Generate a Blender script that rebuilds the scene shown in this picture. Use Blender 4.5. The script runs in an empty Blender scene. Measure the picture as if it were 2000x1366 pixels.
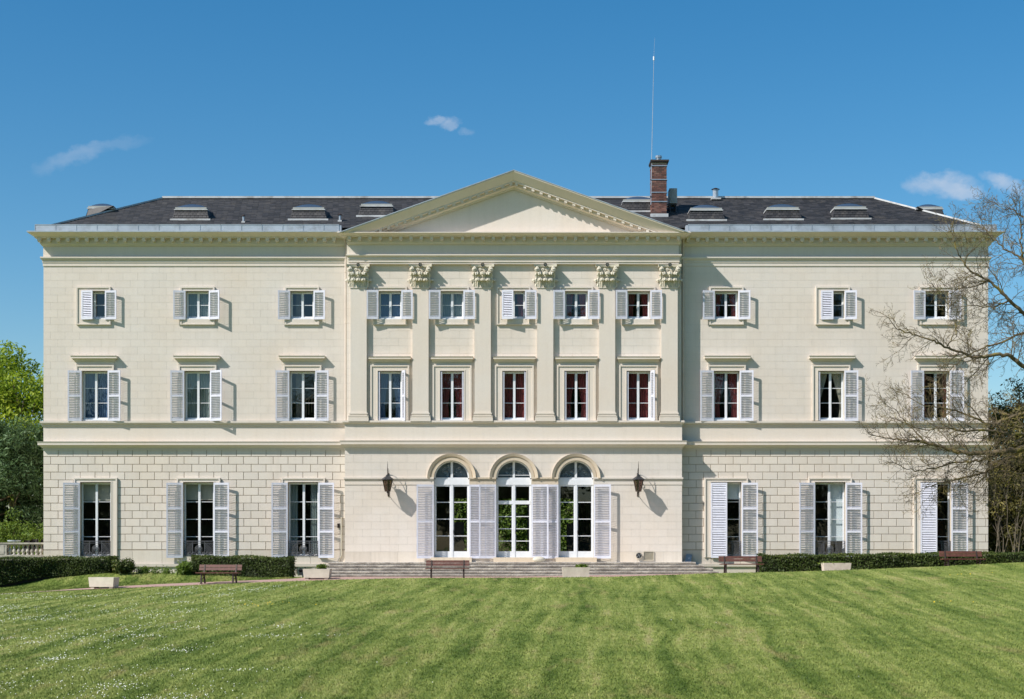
import bpy, math, random
import numpy as np
from mathutils import Vector, Matrix

random.seed(7)
RNG = np.random.default_rng(7)
C = bpy.context.scene.collection
R = math.radians

# ------------------------------------------------------------------ camera
F = 3150.0      # focal length in pixels of the 2000 px wide photograph
D = 70.0        # metres from the camera to the wing facade (Y = 0)
CZ = 0.4        # eye height, terrace of the house = 0
cam_data = bpy.data.cameras.new('camera')
cam = bpy.data.objects.new('camera', cam_data)
C.objects.link(cam)
cam.location = (0, -D, CZ)
cam.rotation_euler = (R(90), 0, 0)
cam_data.sensor_width = 36.0
cam_data.lens = 36.0 * F / 2000.0
cam_data.shift_y = (1080 - 683) / 2000.0
cam_data.clip_start = 0.5
cam_data.clip_end = 3000
bpy.context.scene.camera = cam

# ------------------------------------------------------------------ sun and sky
K, KZ = 1.72, 1.86                       # sideways and downward run of light per metre of depth
sun_dir = Vector((-K, -1.0, KZ)).normalized()
sun_el = math.asin(sun_dir.z)
sun_az = math.atan2(sun_dir.x, sun_dir.y)
sd = bpy.data.lights.new('sun', 'SUN')
sd.energy = 4.9
sd.angle = R(0.53)
sd.color = (1.0, 0.955, 0.89)
sun = bpy.data.objects.new('sun', sd)
C.objects.link(sun)
sun.location = sun_dir * 100
sun.rotation_euler = (-sun_dir).to_track_quat('-Z', 'Y').to_euler()

world = bpy.data.worlds.new('World')
bpy.context.scene.world = world
world.use_nodes = True
wt = world.node_tree
wt.nodes.clear()


def N(t, typ, **kw):
    n = t.nodes.new(typ)
    for k, v in kw.items():
        setattr(n, k, v)
    return n


def math_node(t, op, a, b=None, c=None, clamp=False):
    n = t.nodes.new('ShaderNodeMath')
    n.operation = op
    n.use_clamp = clamp
    for i, v in enumerate((a, b, c)):
        if v is None:
            continue
        if isinstance(v, (int, float)):
            n.inputs[i].default_value = v
        else:
            t.links.new(v, n.inputs[i])
    return n.outputs[0]


sky = N(wt, 'ShaderNodeTexSky', sky_type='NISHITA', sun_disc=False)
sky.sun_elevation = sun_el
sky.sun_rotation = sun_az
sky.altitude = 100
sky.air_density = 1.0
sky.dust_density = 0.6
sky.ozone_density = 2.2
bg = N(wt, 'ShaderNodeBackground')
bg.inputs['Strength'].default_value = 0.098
wo = N(wt, 'ShaderNodeOutputWorld')
tc = N(wt, 'ShaderNodeTexCoord')
sep = N(wt, 'ShaderNodeSeparateXYZ')
wt.links.new(tc.outputs['Generated'], sep.inputs[0])
yy = math_node(wt, 'MAXIMUM', sep.outputs[1], 0.05)
U = math_node(wt, 'DIVIDE', sep.outputs[0], yy)
V = math_node(wt, 'DIVIDE', sep.outputs[2], yy)
front = math_node(wt, 'GREATER_THAN', sep.outputs[1], 0.1)
cmb = N(wt, 'ShaderNodeCombineXYZ')
wt.links.new(U, cmb.inputs[0])
wt.links.new(V, cmb.inputs[1])


def wnoise(scale, sx, sy, seed):
    mp = N(wt, 'ShaderNodeMapping')
    mp.inputs['Scale'].default_value = (sx, sy, 1)
    mp.inputs['Location'].default_value = (seed, seed * 1.7, 0)
    wt.links.new(cmb.outputs[0], mp.inputs[0])
    n = N(wt, 'ShaderNodeTexNoise')
    n.inputs['Scale'].default_value = scale
    n.inputs['Detail'].default_value = 7
    n.inputs['Roughness'].default_value = 0.62
    wt.links.new(mp.outputs[0], n.inputs['Vector'])
    return n.outputs['Fac']


# small fair-weather clouds far behind the house: (u, v, half width, half height, tilt, strength, noise, seed)
clouds = [(856, 236, 24, 11, 0.0, 0.42, 90, 3.1), (879, 244, 17, 9, 0.35, 0.36, 90, 4.4), (911, 257, 15, 8, -0.1, 0.20, 90, 9.0),
          (210, 286, 78, 13, 0.16, 0.12, 40, 5.3), (150, 303, 56, 16, 0.30, 0.16, 34, 6.1), (105, 322, 40, 18, 0.4, 0.13, 40, 7.3),
          (1803, 361, 40, 21, 0.05, 0.50, 55, 1.7), (1865, 362, 46, 25, -0.1, 0.58, 55, 2.2), (1893, 376, 36, 14, 0.0, 0.45, 55, 8.2),
          (1945, 352, 26, 14, -0.3, 0.36, 55, 2.9), (1972, 362, 34, 17, -0.3, 0.40, 55, 4.9)]
total = None
U = math_node(wt, 'ADD', U, math_node(wt, 'MULTIPLY', math_node(wt, 'SUBTRACT', wnoise(70, 1, 1, 11.3), 0.5), 0.016))
V = math_node(wt, 'ADD', V, math_node(wt, 'MULTIPLY', math_node(wt, 'SUBTRACT', wnoise(80, 1, 1.3, 17.9), 0.5), 0.012))
for (px, py, a, b, tl, st, ns, sdd) in clouds:
    cu, cv = (px - 1000) / F, (1080 - py) / F
    du = math_node(wt, 'SUBTRACT', U, cu)
    dv = math_node(wt, 'SUBTRACT', V, cv)
    dv2 = math_node(wt, 'SUBTRACT', dv, math_node(wt, 'MULTIPLY', du, tl))
    eu = math_node(wt, 'DIVIDE', du, a * 1.25 / F)
    ev = math_node(wt, 'DIVIDE', dv2, b * 1.25 / F)
    r2 = math_node(wt, 'ADD', math_node(wt, 'MULTIPLY', eu, eu), math_node(wt, 'MULTIPLY', ev, ev))
    fall = math_node(wt, 'SUBTRACT', 1.0, r2, clamp=True)
    nz = wnoise(ns, 1, 1.5, sdd)
    m = math_node(wt, 'MULTIPLY', math_node(wt, 'POWER', fall, 1.3), math_node(wt, 'MULTIPLY_ADD', nz, 3.2, -0.55, clamp=False))
    m = math_node(wt, 'MULTIPLY', math_node(wt, 'MAXIMUM', m, 0.0), st * 1.0)
    m = math_node(wt, 'MINIMUM', m, st * 0.95)
    m = math_node(wt, 'MULTIPLY', m, front)
    total = m if total is None else math_node(wt, 'SUBTRACT', math_node(wt, 'ADD', total, m), math_node(wt, 'MULTIPLY', total, m))
mix = N(wt, 'ShaderNodeMix', data_type='RGBA')
wt.links.new(math_node(wt, 'MINIMUM', total, 0.85), mix.inputs['Factor'])
hsv = N(wt, 'ShaderNodeHueSaturation')
hsv.inputs['Saturation'].default_value = 1.42
hsv.inputs['Hue'].default_value = 0.494
wt.links.new(sky.outputs[0], hsv.inputs['Color'])
wt.links.new(hsv.outputs[0], mix.inputs['A'])
mix.inputs['B'].default_value = (4.6, 5.2, 6.2, 1)
wt.links.new(mix.outputs['Result'], bg.inputs['Color'])
wt.links.new(bg.outputs[0], wo.inputs[0])

vs = bpy.context.scene.view_settings
vs.view_transform = 'Standard'
vs.look = 'None'
vs.gamma = 1
vs.exposure = 0.35
vs.use_curve_mapping = False
bpy.context.scene.cycles.max_bounces = 8
bpy.context.scene.cycles.transparent_max_bounces = 16
bpy.context.scene.cycles.caustics_reflective = False
bpy.context.scene.cycles.caustics_refractive = False
bpy.context.scene.cycles.sample_clamp_indirect = 6


def wx(px, Y=0.0):
    return (px - 1000) * (D + Y) / F


def wz(py, Y=0.0):
    return CZ + (1080 - py) * (D + Y) / F


# ------------------------------------------------------------------ materials
def new_mat(name):
    m = bpy.data.materials.new(name)
    m.use_nodes = True
    t = m.node_tree
    b = t.nodes['Principled BSDF']
    return m, t, b


def noise(t, scale, detail=4, rough=0.55, vec=None, stretch=None):
    n = t.nodes.new('ShaderNodeTexNoise')
    n.inputs['Scale'].default_value = scale
    n.inputs['Detail'].default_value = detail
    n.inputs['Roughness'].default_value = rough
    if vec is None:
        g = t.nodes.new('ShaderNodeNewGeometry')
        vec = g.outputs['Position']
    if stretch:
        mp = t.nodes.new('ShaderNodeMapping')
        mp.inputs['Scale'].default_value = stretch
        t.links.new(vec, mp.inputs[0])
        vec = mp.outputs[0]
    t.links.new(vec, n.inputs['Vector'])
    return n.outputs['Fac']


def ramp(t, fac, stops):
    r = t.nodes.new('ShaderNodeValToRGB')
    e = r.color_ramp.elements
    e[0].position, e[0].color = stops[0][0], (*stops[0][1], 1)
    e[1].position, e[1].color = stops[-1][0], (*stops[-1][1], 1)
    for p, c in stops[1:-1]:
        x = e.new(p)
        x.color = (*c, 1)
    t.links.new(fac, r.inputs[0])
    return r.outputs[0]


def mixc(t, fac, a, b, blend='MIX'):
    m = t.nodes.new('ShaderNodeMix')
    m.data_type = 'RGBA'
    m.blend_type = blend
    for v, s in ((fac, 'Factor'), (a, 'A'), (b, 'B')):
        if isinstance(v, (int, float)):
            m.inputs[s].default_value = v
        elif isinstance(v, tuple):
            m.inputs[s].default_value = (*v, 1)
        else:
            t.links.new(v, m.inputs[s])
    return m.outputs['Result']


def tone(t):
    a = t.nodes.new('ShaderNodeAttribute')
    a.attribute_name = 'tone'
    return a.outputs['Fac']


def objrand(t):
    return t.nodes.new('ShaderNodeObjectInfo').outputs['Random']


def bump(t, b, h, strength, dist):
    n = t.nodes.new('ShaderNodeBump')
    n.inputs['Strength'].default_value = strength
    n.inputs['Distance'].default_value = dist
    t.links.new(h, n.inputs['Height'])
    t.links.new(n.outputs[0], b.inputs['Normal'])


def simple(name, col, rough=0.6, metal=0.0, var=0.12, scale=3.0, spec=0.4, bmp=0.0, dirt=None, dirt_scale=1.2):
    m, t, b = new_mat(name)
    lo = tuple(c * (1 - var) for c in col)
    hi = tuple(min(1, c * (1 + var)) for c in col)
    c = ramp(t, noise(t, scale, 5), [(0.3, lo), (0.7, hi)])
    if dirt:
        f = ramp(t, noise(t, dirt_scale, 8, 0.65), [(0.5, (0, 0, 0)), (0.72, (1, 1, 1))])
        c = mixc(t, f, c, dirt)
    t.links.new(c, b.inputs['Base Color'])
    b.inputs['Roughness'].default_value = rough
    b.inputs['Metallic'].default_value = metal
    b.inputs['Specular IOR Level'].default_value = spec
    if bmp:
        bump(t, b, noise(t, scale * 12, 4), bmp, 0.01)
    return m


def wall_paint(name, col, blockvar=0.05, stain=0.10):
    """limewashed stone: each block slightly apart, faint streaks running down, pinkish damp patches."""
    m, t, b = new_mat(name)
    g = t.nodes.new('ShaderNodeNewGeometry').outputs['Position']
    tv = math_node(t, 'ADD', tone(t), objrand(t))
    tv = math_node(t, 'FRACT', tv)
    bl = math_node(t, 'MULTIPLY_ADD', tv, 2 * blockvar, 1 - blockvar)
    big = noise(t, 0.35, 5, 0.6, g)
    streak = noise(t, 1.0, 6, 0.65, g, (5.0, 5.0, 0.35))
    fine = noise(t, 14, 5, 0.6, g)
    base = mixc(t, ramp(t, big, [(0.35, (0, 0, 0)), (0.7, (1, 1, 1))]), col, (col[0] * 1.0, col[1] * 0.955, col[2] * 0.90))
    f = ramp(t, streak, [(0.48, (0, 0, 0)), (0.85, (1, 1, 1))])
    base = mixc(t, math_node(t, 'MULTIPLY', f, stain * 3.0), base, (col[0] * 0.72, col[1] * 0.69, col[2] * 0.64))
    v = math_node(t, 'MULTIPLY', bl, math_node(t, 'MULTIPLY_ADD', fine, 0.12, 0.94))
    cc = t.nodes.new('ShaderNodeCombineXYZ')
    for i in range(3):
        t.links.new(v, cc.inputs[i])
    base = mixc(t, 1.0, base, cc.outputs[0], 'MULTIPLY')
    t.links.new(base, b.inputs['Base Color'])
    b.inputs['Roughness'].default_value = 0.85
    b.inputs['Specular IOR Level'].default_value = 0.2
    bump(t, b, noise(t, 40, 4, 0.6, g), 0.25, 0.004)
    return m


WALL = (0.690, 0.630, 0.572)
M = {}
M['wall'] = wall_paint('limewashed_wall', WALL, 0.020, 0.09)
M['rustic'] = wall_paint('limewashed_blocks', (0.690, 0.630, 0.568), 0.04, 0.10)
M['joint'] = simple('joint_mortar', (0.46, 0.39, 0.31), 0.95)
M['joint_thin'] = simple('thin_joint_mortar', (0.56, 0.53, 0.46), 0.95)
M['trim'] = wall_paint('painted_trim', (0.690, 0.628, 0.564), 0.0, 0.08)
M['plinth'] = wall_paint('bare_base_stone', (0.63, 0.57, 0.50), 0.07, 0.2)
M['arch'] = wall_paint('bare_arch_stone', (0.60, 0.51, 0.40), 0.05, 0.2)
M['capital'] = wall_paint('carved_stone', (0.62, 0.58, 0.49), 0.0, 0.30)
M['white'] = simple('white_paint', (0.74, 0.75, 0.78), 0.45, var=0.04, scale=6)
M['shutter'] = simple('shutter_paint', (0.64, 0.64, 0.72), 0.5, var=0.07, scale=5)
M['louvre'] = simple('louvre_paint', (0.68, 0.68, 0.76), 0.5, var=0.08, scale=8)
M['zinc'] = simple('zinc_sheet', (0.46, 0.50, 0.54), 0.42, 0.35, var=0.14, scale=1.4, dirt=(0.32, 0.34, 0.36), dirt_scale=2)
M['zinc_pale'] = simple('pale_flashing', (0.52, 0.53, 0.53), 0.6, 0.1, var=0.15, scale=1.2, dirt=(0.28, 0.26, 0.24), dirt_scale=1.7)
M['metal'] = simple('galvanised_metal', (0.50, 0.52, 0.54), 0.35, 0.7, var=0.1)
M['iron'] = simple('black_iron', (0.05, 0.05, 0.055), 0.45, 0.4, var=0.2)
M['guard_iron'] = simple('greyed_iron', (0.11, 0.11, 0.12), 0.5, 0.0, var=0.3, scale=15)
M['rust_iron'] = simple('aged_iron', (0.055, 0.040, 0.034), 0.6, 0.3, var=0.3, scale=20)
M['concrete'] = simple('cast_stone', (0.60, 0.55, 0.45), 0.9, var=0.08, scale=4, bmp=0.3, dirt=(0.45, 0.40, 0.32))
M['balus'] = simple('weathered_stone', (0.46, 0.42, 0.36), 0.9, var=0.2, scale=5, bmp=0.4, dirt=(0.15, 0.13, 0.11), dirt_scale=3)
M['pipe'] = simple('pinkish_pipe', (0.62, 0.53, 0.46), 0.6, var=0.08)
M['dark_wood'] = simple('red_brown_wood', (0.125, 0.050, 0.036), 0.55, var=0.25, scale=9)
M['soil'] = simple('soil', (0.10, 0.07, 0.045), 0.95, var=0.3)
M['acgrey'] = simple('grey_casing', (0.35, 0.36, 0.34), 0.5, var=0.1)
M['bluepanel'] = simple('blue_board', (0.22, 0.28, 0.34), 0.5, var=0.1)
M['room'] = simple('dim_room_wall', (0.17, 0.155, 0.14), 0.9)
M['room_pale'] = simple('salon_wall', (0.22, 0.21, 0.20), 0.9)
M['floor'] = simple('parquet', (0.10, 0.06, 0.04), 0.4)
M['blind'] = simple('roller_blind', (0.45, 0.42, 0.36), 0.9, var=0.03)
M['blind_white'] = simple('white_blind', (0.80, 0.84, 0.88), 0.9, var=0.02)
M['banister'] = simple('banister_wood', (0.30, 0.20, 0.12), 0.5)
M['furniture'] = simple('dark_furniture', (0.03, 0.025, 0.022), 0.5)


def curtain_mat(name, col):
    m, t, b = new_mat(name)
    c = ramp(t, noise(t, 2.0, 3), [(0.3, tuple(x * 0.8 for x in col)), (0.7, col)])
    t.links.new(c, b.inputs['Base Color'])
    b.inputs['Roughness'].default_value = 0.9
    return m


M['red_curtain'] = curtain_mat('wine_red_curtain', (0.26, 0.05, 0.05))
M['blue_curtain'] = curtain_mat('blue_curtain', (0.10, 0.17, 0.32))
M['cream_curtain'] = curtain_mat('cream_curtain', (0.62, 0.56, 0.46))
M['grey_curtain'] = curtain_mat('grey_net_curtain', (0.30, 0.34, 0.33))


def stone_steps():
    m, t, b = new_mat('lichened_steps')
    g = t.nodes.new('ShaderNodeNewGeometry')
    n1 = noise(t, 2.2, 8, 0.7, g.outputs['Position'], (1, 1, 3))
    n2 = noise(t, 14, 6, 0.7, g.outputs['Position'])
    col = ramp(t, n1, [(0.30, (0.16, 0.14, 0.12)), (0.48, (0.36, 0.32, 0.28)), (0.62, (0.58, 0.53, 0.46))])
    col = mixc(t, ramp(t, n2, [(0.42, (0, 0, 0)), (0.62, (0.45, 0.45, 0.45))]), col, (0.13, 0.11, 0.10))
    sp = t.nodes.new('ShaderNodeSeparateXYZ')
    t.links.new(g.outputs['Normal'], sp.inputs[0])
    top = math_node(t, 'GREATER_THAN', sp.outputs[2], 0.3)     # upward faces take one paler colour
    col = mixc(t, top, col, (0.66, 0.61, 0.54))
    t.links.new(col, b.inputs['Base Color'])
    b.inputs['Roughness'].default_value = 0.95
    bump(t, b, n2, 0.5, 0.02)
    return m


M['steps'] = stone_steps()


def slate(name, cols):
    m, t, b = new_mat(name)
    c = ramp(t, math_node(t, 'FRACT', math_node(t, 'ADD', tone(t), objrand(t))), cols)
    l = ramp(t, noise(t, 1.6, 8, 0.7), [(0.55, (0, 0, 0)), (0.75, (0.7, 0.7, 0.7))])
    c = mixc(t, l, c, (0.11, 0.095, 0.080))
    t.links.new(c, b.inputs['Base Color'])
    b.inputs['Roughness'].default_value = 0.55
    bump(t, b, noise(t, 25, 4), 0.4, 0.01)
    return m


M['slate'] = slate('slate', [(0.0, (0.020, 0.020, 0.023)), (0.5, (0.036, 0.035, 0.038)), (1.0, (0.062, 0.058, 0.060))])
M['curb_slate'] = slate('curb_slate', [(0.0, (0.020, 0.020, 0.022)), (0.5, (0.034, 0.033, 0.035)), (1.0, (0.06, 0.056, 0.055))])
M['brick'] = slate('brick', [(0.0, (0.07, 0.030, 0.024)), (0.5, (0.14, 0.056, 0.042)), (1.0, (0.24, 0.115, 0.085))])
M['mortar'] = simple('mortar', (0.36, 0.31, 0.27), 0.95)


def glass(name, refl=1.0, tint=(0.86, 0.90, 0.90)):
    m = bpy.data.materials.new(name)
    m.use_nodes = True
    t = m.node_tree
    t.nodes.clear()
    o = t.nodes.new('ShaderNodeOutputMaterial')
    tr = t.nodes.new('ShaderNodeBsdfTransparent')
    tr.inputs[0].default_value = (*tint, 1)
    gl = t.nodes.new('ShaderNodeBsdfGlossy')
    gl.inputs['Roughness'].default_value = 0.015
    gl.inputs['Color'].default_value = (1, 1, 1, 1)
    ge = t.nodes.new('ShaderNodeNewGeometry')
    dt = t.nodes.new('ShaderNodeVectorMath')
    dt.operation = 'DOT_PRODUCT'
    t.links.new(ge.outputs['Incoming'], dt.inputs[0])
    t.links.new(ge.outputs['Normal'], dt.inputs[1])
    cs = math_node(t, 'ABSOLUTE', dt.outputs['Value'])
    p5 = math_node(t, 'POWER', math_node(t, 'SUBTRACT', 1.0, cs, clamp=True), 5.0)
    f = math_node(t, 'MULTIPLY', math_node(t, 'MULTIPLY_ADD', p5, 0.93, 0.07), refl, clamp=True)
    nb = t.nodes.new('ShaderNodeBump')
    nb.inputs['Strength'].default_value = 0.08
    nb.inputs['Distance'].default_value = 0.02
    t.links.new(noise(t, 2.0, 2), nb.inputs['Height'])
    t.links.new(nb.outputs[0], gl.inputs['Normal'])
    mx = t.nodes.new('ShaderNodeMixShader')
    t.links.new(f, mx.inputs[0])
    t.links.new(tr.outputs[0], mx.inputs[1])
    t.links.new(gl.outputs[0], mx.inputs[2])
    t.links.new(mx.outputs[0], o.inputs[0])
    return m


M['glass'] = glass('window_glass')


def dome_mat():
    m, t, b = new_mat('acrylic_dome')
    b.inputs['Base Color'].default_value = (0.045, 0.07, 0.11, 1)
    b.inputs['Roughness'].default_value = 0.22
    b.inputs['Specular IOR Level'].default_value = 0.35
    return m


M['dome'] = dome_mat()


def leaf_mat(name, cols, trans=0.35):
    m = bpy.data.materials.new(name)
    m.use_nodes = True
    t = m.node_tree
    t.nodes.clear()
    o = t.nodes.new('ShaderNodeOutputMaterial')
    c = ramp(t, tone(t), cols)
    d = t.nodes.new('ShaderNodeBsdfPrincipled')
    d.inputs['Roughness'].default_value = 0.55
    d.inputs['Specular IOR Level'].default_value = 0.25
    tl = t.nodes.new('ShaderNodeBsdfTranslucent')
    t.links.new(c, d.inputs['Base Color'])
    t.links.new(mixc(t, 1.0, c, (1.15, 1.2, 0.6), 'MULTIPLY'), tl.inputs[0])
    mx = t.nodes.new('ShaderNodeMixShader')
    mx.inputs[0].default_value = trans
    t.links.new(d.outputs[0], mx.inputs[1])
    t.links.new(tl.outputs[0], mx.inputs[2])
    t.links.new(mx.outputs[0], o.inputs[0])
    return m


M['leaf_bright'] = leaf_mat('spring_leaves', [(0, (0.13, 0.20, 0.02)), (0.5, (0.27, 0.36, 0.035)), (1, (0.42, 0.46, 0.06))], 0.4)
M['leaf_dark'] = leaf_mat('evergreen_needles', [(0, (0.035, 0.072, 0.028)), (0.5, (0.075, 0.135, 0.050)), (1, (0.135, 0.20, 0.08))], 0.15)
M['leaf_mid'] = leaf_mat('shrub_leaves', [(0, (0.05, 0.09, 0.014)), (0.5, (0.11, 0.175, 0.025)), (1, (0.20, 0.27, 0.045))], 0.3)
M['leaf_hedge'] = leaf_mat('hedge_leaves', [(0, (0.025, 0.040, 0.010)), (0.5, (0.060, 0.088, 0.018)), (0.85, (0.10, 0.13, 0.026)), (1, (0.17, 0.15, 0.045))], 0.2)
M['leaf_wood'] = leaf_mat('budding_wood_leaves', [(0, (0.06, 0.06, 0.018)), (0.5, (0.14, 0.125, 0.038)), (1, (0.25, 0.21, 0.06))], 0.25)


def bark(name, a, b_, moss=None):
    m, t, b = new_mat(name)
    c = ramp(t, noise(t, 9, 6, 0.65), [(0.3, a), (0.7, b_)])
    if moss:
        c = mixc(t, ramp(t, noise(t, 3.0, 5, 0.6), [(0.5, (0, 0, 0)), (0.68, (0.8, 0.8, 0.8))]), c, moss)
    t.links.new(c, b.inputs['Base Color'])
    b.inputs['Roughness'].default_value = 0.9
    bump(t, b, noise(t, 30, 5), 0.5, 0.02)
    return m


M['bark'] = bark('grey_brown_bark', (0.07, 0.052, 0.034), (0.17, 0.13, 0.075), (0.24, 0.19, 0.035))
M['stem'] = bark('pale_stem_bark', (0.09, 0.072, 0.05), (0.19, 0.155, 0.11))


def ramp_val(t, f):
    return math_node(t, 'MULTIPLY_ADD', f, 1.6, 0.0)


def grass_mat(name, blade=False):
    """mown lawn: mower passes, clover-dark and dry patches; the blades use the same colours as the turf."""
    m, t, b = new_mat(name)
    g = t.nodes.new('ShaderNodeNewGeometry').outputs['Position']
    sp = t.nodes.new('ShaderNodeSeparateXYZ')
    t.links.new(g, sp.inputs[0])
    wob = noise(t, 0.10, 3, 0.5, g)
    x = math_node(t, 'SUBTRACT', sp.outputs[0], math_node(t, 'MULTIPLY', math_node(t, 'ADD', sp.outputs[1], 70), 0.060))
    x = math_node(t, 'ADD', x, math_node(t, 'MULTIPLY', wob, 1.1))
    ph = math_node(t, 'MULTIPLY', x, 2 * math.pi / 1.1)
    s1 = math_node(t, 'SINE', ph)
    s2 = math_node(t, 'SINE', math_node(t, 'MULTIPLY', ph, 0.43))
    stripes = math_node(t, 'MULTIPLY_ADD', s1, 0.34, math_node(t, 'MULTIPLY', s2, 0.22))
    p1 = noise(t, 0.45, 6, 0.6, g, (1.6, 0.55, 1))
    p2 = noise(t, 2.2, 6, 0.65, g, (1.0, 0.8, 1))
    p3 = noise(t, 9.0, 4, 0.6, g)
    v = math_node(t, 'ADD', math_node(t, 'MULTIPLY', math_node(t, 'SUBTRACT', p1, 0.5), 1.15), math_node(t, 'MULTIPLY', math_node(t, 'SUBTRACT', p2, 0.5), 0.9))
    v = math_node(t, 'ADD', v, math_node(t, 'MULTIPLY', math_node(t, 'SUBTRACT', p3, 0.5), 0.35))
    v = math_node(t, 'ADD', v, math_node(t, 'MULTIPLY', math_node(t, 'MULTIPLY', stripes, ramp_val(t, noise(t, 0.3, 3, 0.5, g))), 0.26))
    mc = t.nodes.new('ShaderNodeCombineXYZ')
    t.links.new(x, mc.inputs[0])
    t.links.new(sp.outputs[1], mc.inputs[1])
    k1 = noise(t, 1.0, 2, 0.5, mc.outputs[0], (2.6, 0.10, 1))
    k2 = noise(t, 1.0, 3, 0.6, mc.outputs[0], (6.5, 0.30, 1))
    v = math_node(t, 'ADD', v, math_node(t, 'MULTIPLY', math_node(t, 'SUBTRACT', k1, 0.5), 1.15))
    v = math_node(t, 'ADD', v, math_node(t, 'MULTIPLY', math_node(t, 'SUBTRACT', k2, 0.5), 0.75))
    v = math_node(t, 'ADD', v, 0.5)
    if blade:
        v = math_node(t, 'ADD', v, math_node(t, 'MULTIPLY_ADD', tone(t), 0.34, -0.17))
    v = math_node(t, 'MAXIMUM', math_node(t, 'MINIMUM', v, 1.0), 0.0)
    c = ramp(t, v, [(0.0, (0.066, 0.110, 0.016)), (0.28, (0.124, 0.175, 0.033)), (0.58, (0.205, 0.250, 0.058)), (0.82, (0.285, 0.315, 0.090)), (1.0, (0.33, 0.31, 0.125))])
    dry = ramp(t, noise(t, 1.0, 5, 0.6, g, (1.9, 0.35, 1)), [(0.57, (0, 0, 0)), (0.76, (0.7, 0.7, 0.7))])
    c = mixc(t, dry, c, (0.34, 0.28, 0.12))
    t.links.new(c, b.inputs['Base Color'])
    b.inputs['Roughness'].default_value = 0.7
    b.inputs['Specular IOR Level'].default_value = 0.15
    if not blade:
        bump(t, b, noise(t, 26, 5, 0.7, g), 0.9, 0.05)
    return m


M['lawn'] = grass_mat('lawn_turf')
M['blade'] = grass_mat('grass_blades', True)
M['petal'] = simple('daisy_petals', (0.72, 0.72, 0.66), 0.8, var=0.02)
M['dandelion'] = simple('dandelion_petals', (0.75, 0.50, 0.02), 0.8, var=0.02)


def gravel_mat():
    m, t, b = new_mat('pinkish_gravel')
    c = ramp(t, noise(t, 30, 6, 0.7), [(0.3, (0.27, 0.165, 0.14)), (0.7, (0.46, 0.31, 0.265))])
    t.links.new(c, b.inputs['Base Color'])
    b.inputs['Roughness'].default_value = 0.95
    bump(t, b, noise(t, 60, 4), 0.6, 0.02)
    return m


M['gravel'] = gravel_mat()


# ------------------------------------------------------------------ mesh helpers
class MB:
    def __init__(s):
        s.v, s.f, s.t = [], [], []

    def add(s, vs_, fs, tone_=0.0):
        o = len(s.v)
        s.v.extend(vs_)
        for f in fs:
            s.f.append(tuple(i + o for i in f))
            s.t.append(tone_)

    def box(s, x0, x1, y0, y1, z0, z1, tone_=0.0, skip_back=False):
        vs_ = [(x0, y0, z0), (x1, y0, z0), (x1, y1, z0), (x0, y1, z0), (x0, y0, z1), (x1, y0, z1), (x1, y1, z1), (x0, y1, z1)]
        fs = [(0, 1, 5, 4), (1, 2, 6, 5), (3, 0, 4, 7), (4, 5, 6, 7), (3, 2, 1, 0)]
        if not skip_back:
            fs.append((2, 3, 7, 6))
        s.add(vs_, fs, tone_)

    def bar(s, p, q, w, h=None, up=(0, 0, 1), tone_=0.0):
        h = h or w
        p, q = Vector(p), Vector(q)
        d = (q - p).normalized()
        u = Vector(up)
        if abs(d.dot(u)) > 0.98:
            u = Vector((0, 1, 0))
        a = d.cross(u).normalized() * (w / 2)
        c = a.cross(d).normalized() * (h / 2)
        vs_ = [tuple(e + sa * a + sc * c) for e in (p, q) for sa, sc in ((-1, -1), (1, -1), (1, 1), (-1, 1))]
        s.add(vs_, [(0, 1, 2, 3), (7, 6, 5, 4), (0, 4, 5, 1), (1, 5, 6, 2), (2, 6, 7, 3), (3, 7, 4, 0)], tone_)

    def tube(s, pts, rad, n=6, caps=True, tone_=0.0):
        pts = [Vector(p) for p in pts]
        if isinstance(rad, (int, float)):
            rad = [rad] * len(pts)
        vs_ = []
        u = None
        for i, p in enumerate(pts):
            d = (pts[min(i + 1, len(pts) - 1)] - pts[max(i - 1, 0)])
            d = d.normalized() if d.length > 1e-9 else Vector((0, 0, 1))
            if u is None:
                u = d.orthogonal().normalized()
            else:
                u = (u - d * u.dot(d))
                u = u.normalized() if u.length > 1e-6 else d.orthogonal().normalized()
            w = d.cross(u)
            for k in range(n):
                a = 2 * math.pi * k / n
                vs_.append(tuple(p + (u * math.cos(a) + w * math.sin(a)) * rad[i]))
        fs = []
        for i in range(len(pts) - 1):
            for k in range(n):
                a, b = i * n + k, i * n + (k + 1) % n
                fs.append((a, b, b + n, a + n))
        if caps:
            fs.append(tuple(range(n - 1, -1, -1)))
            fs.append(tuple((len(pts) - 1) * n + k for k in range(n)))
        s.add(vs_, fs, tone_)

    def lathe(s, prof, cx, cy, n=16, tone_=0.0):
        vs_, fs = [], []
        for (r, z) in prof:
            for k in range(n):
                a = 2 * math.pi * k / n
                vs_.append((cx + r * math.cos(a), cy + r * math.sin(a), z))
        for i in range(len(prof) - 1):
            for k in range(n):
                a, b = i * n + k, i * n + (k + 1) % n
                fs.append((a, b, b + n, a + n))
        fs.append(tuple(range(n - 1, -1, -1)))
        fs.append(tuple((len(prof) - 1) * n + k for k in range(n)))
        s.add(vs_, fs, tone_)

    def build(s, name, mat, parent=None, loc=(0, 0, 0), smooth=False):
        me = bpy.data.meshes.new(name)
        me.from_pydata(s.v, [], s.f)
        if any(s.t):
            a = me.attributes.new('tone', 'FLOAT', 'FACE')
            a.data.foreach_set('value', np.array(s.t, dtype=np.float32))
        me.materials.append(mat)
        if smooth:
            me.polygons.foreach_set('use_smooth', [True] * len(me.polygons))
        me.update()
        return link(name, me, parent, loc)


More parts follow.
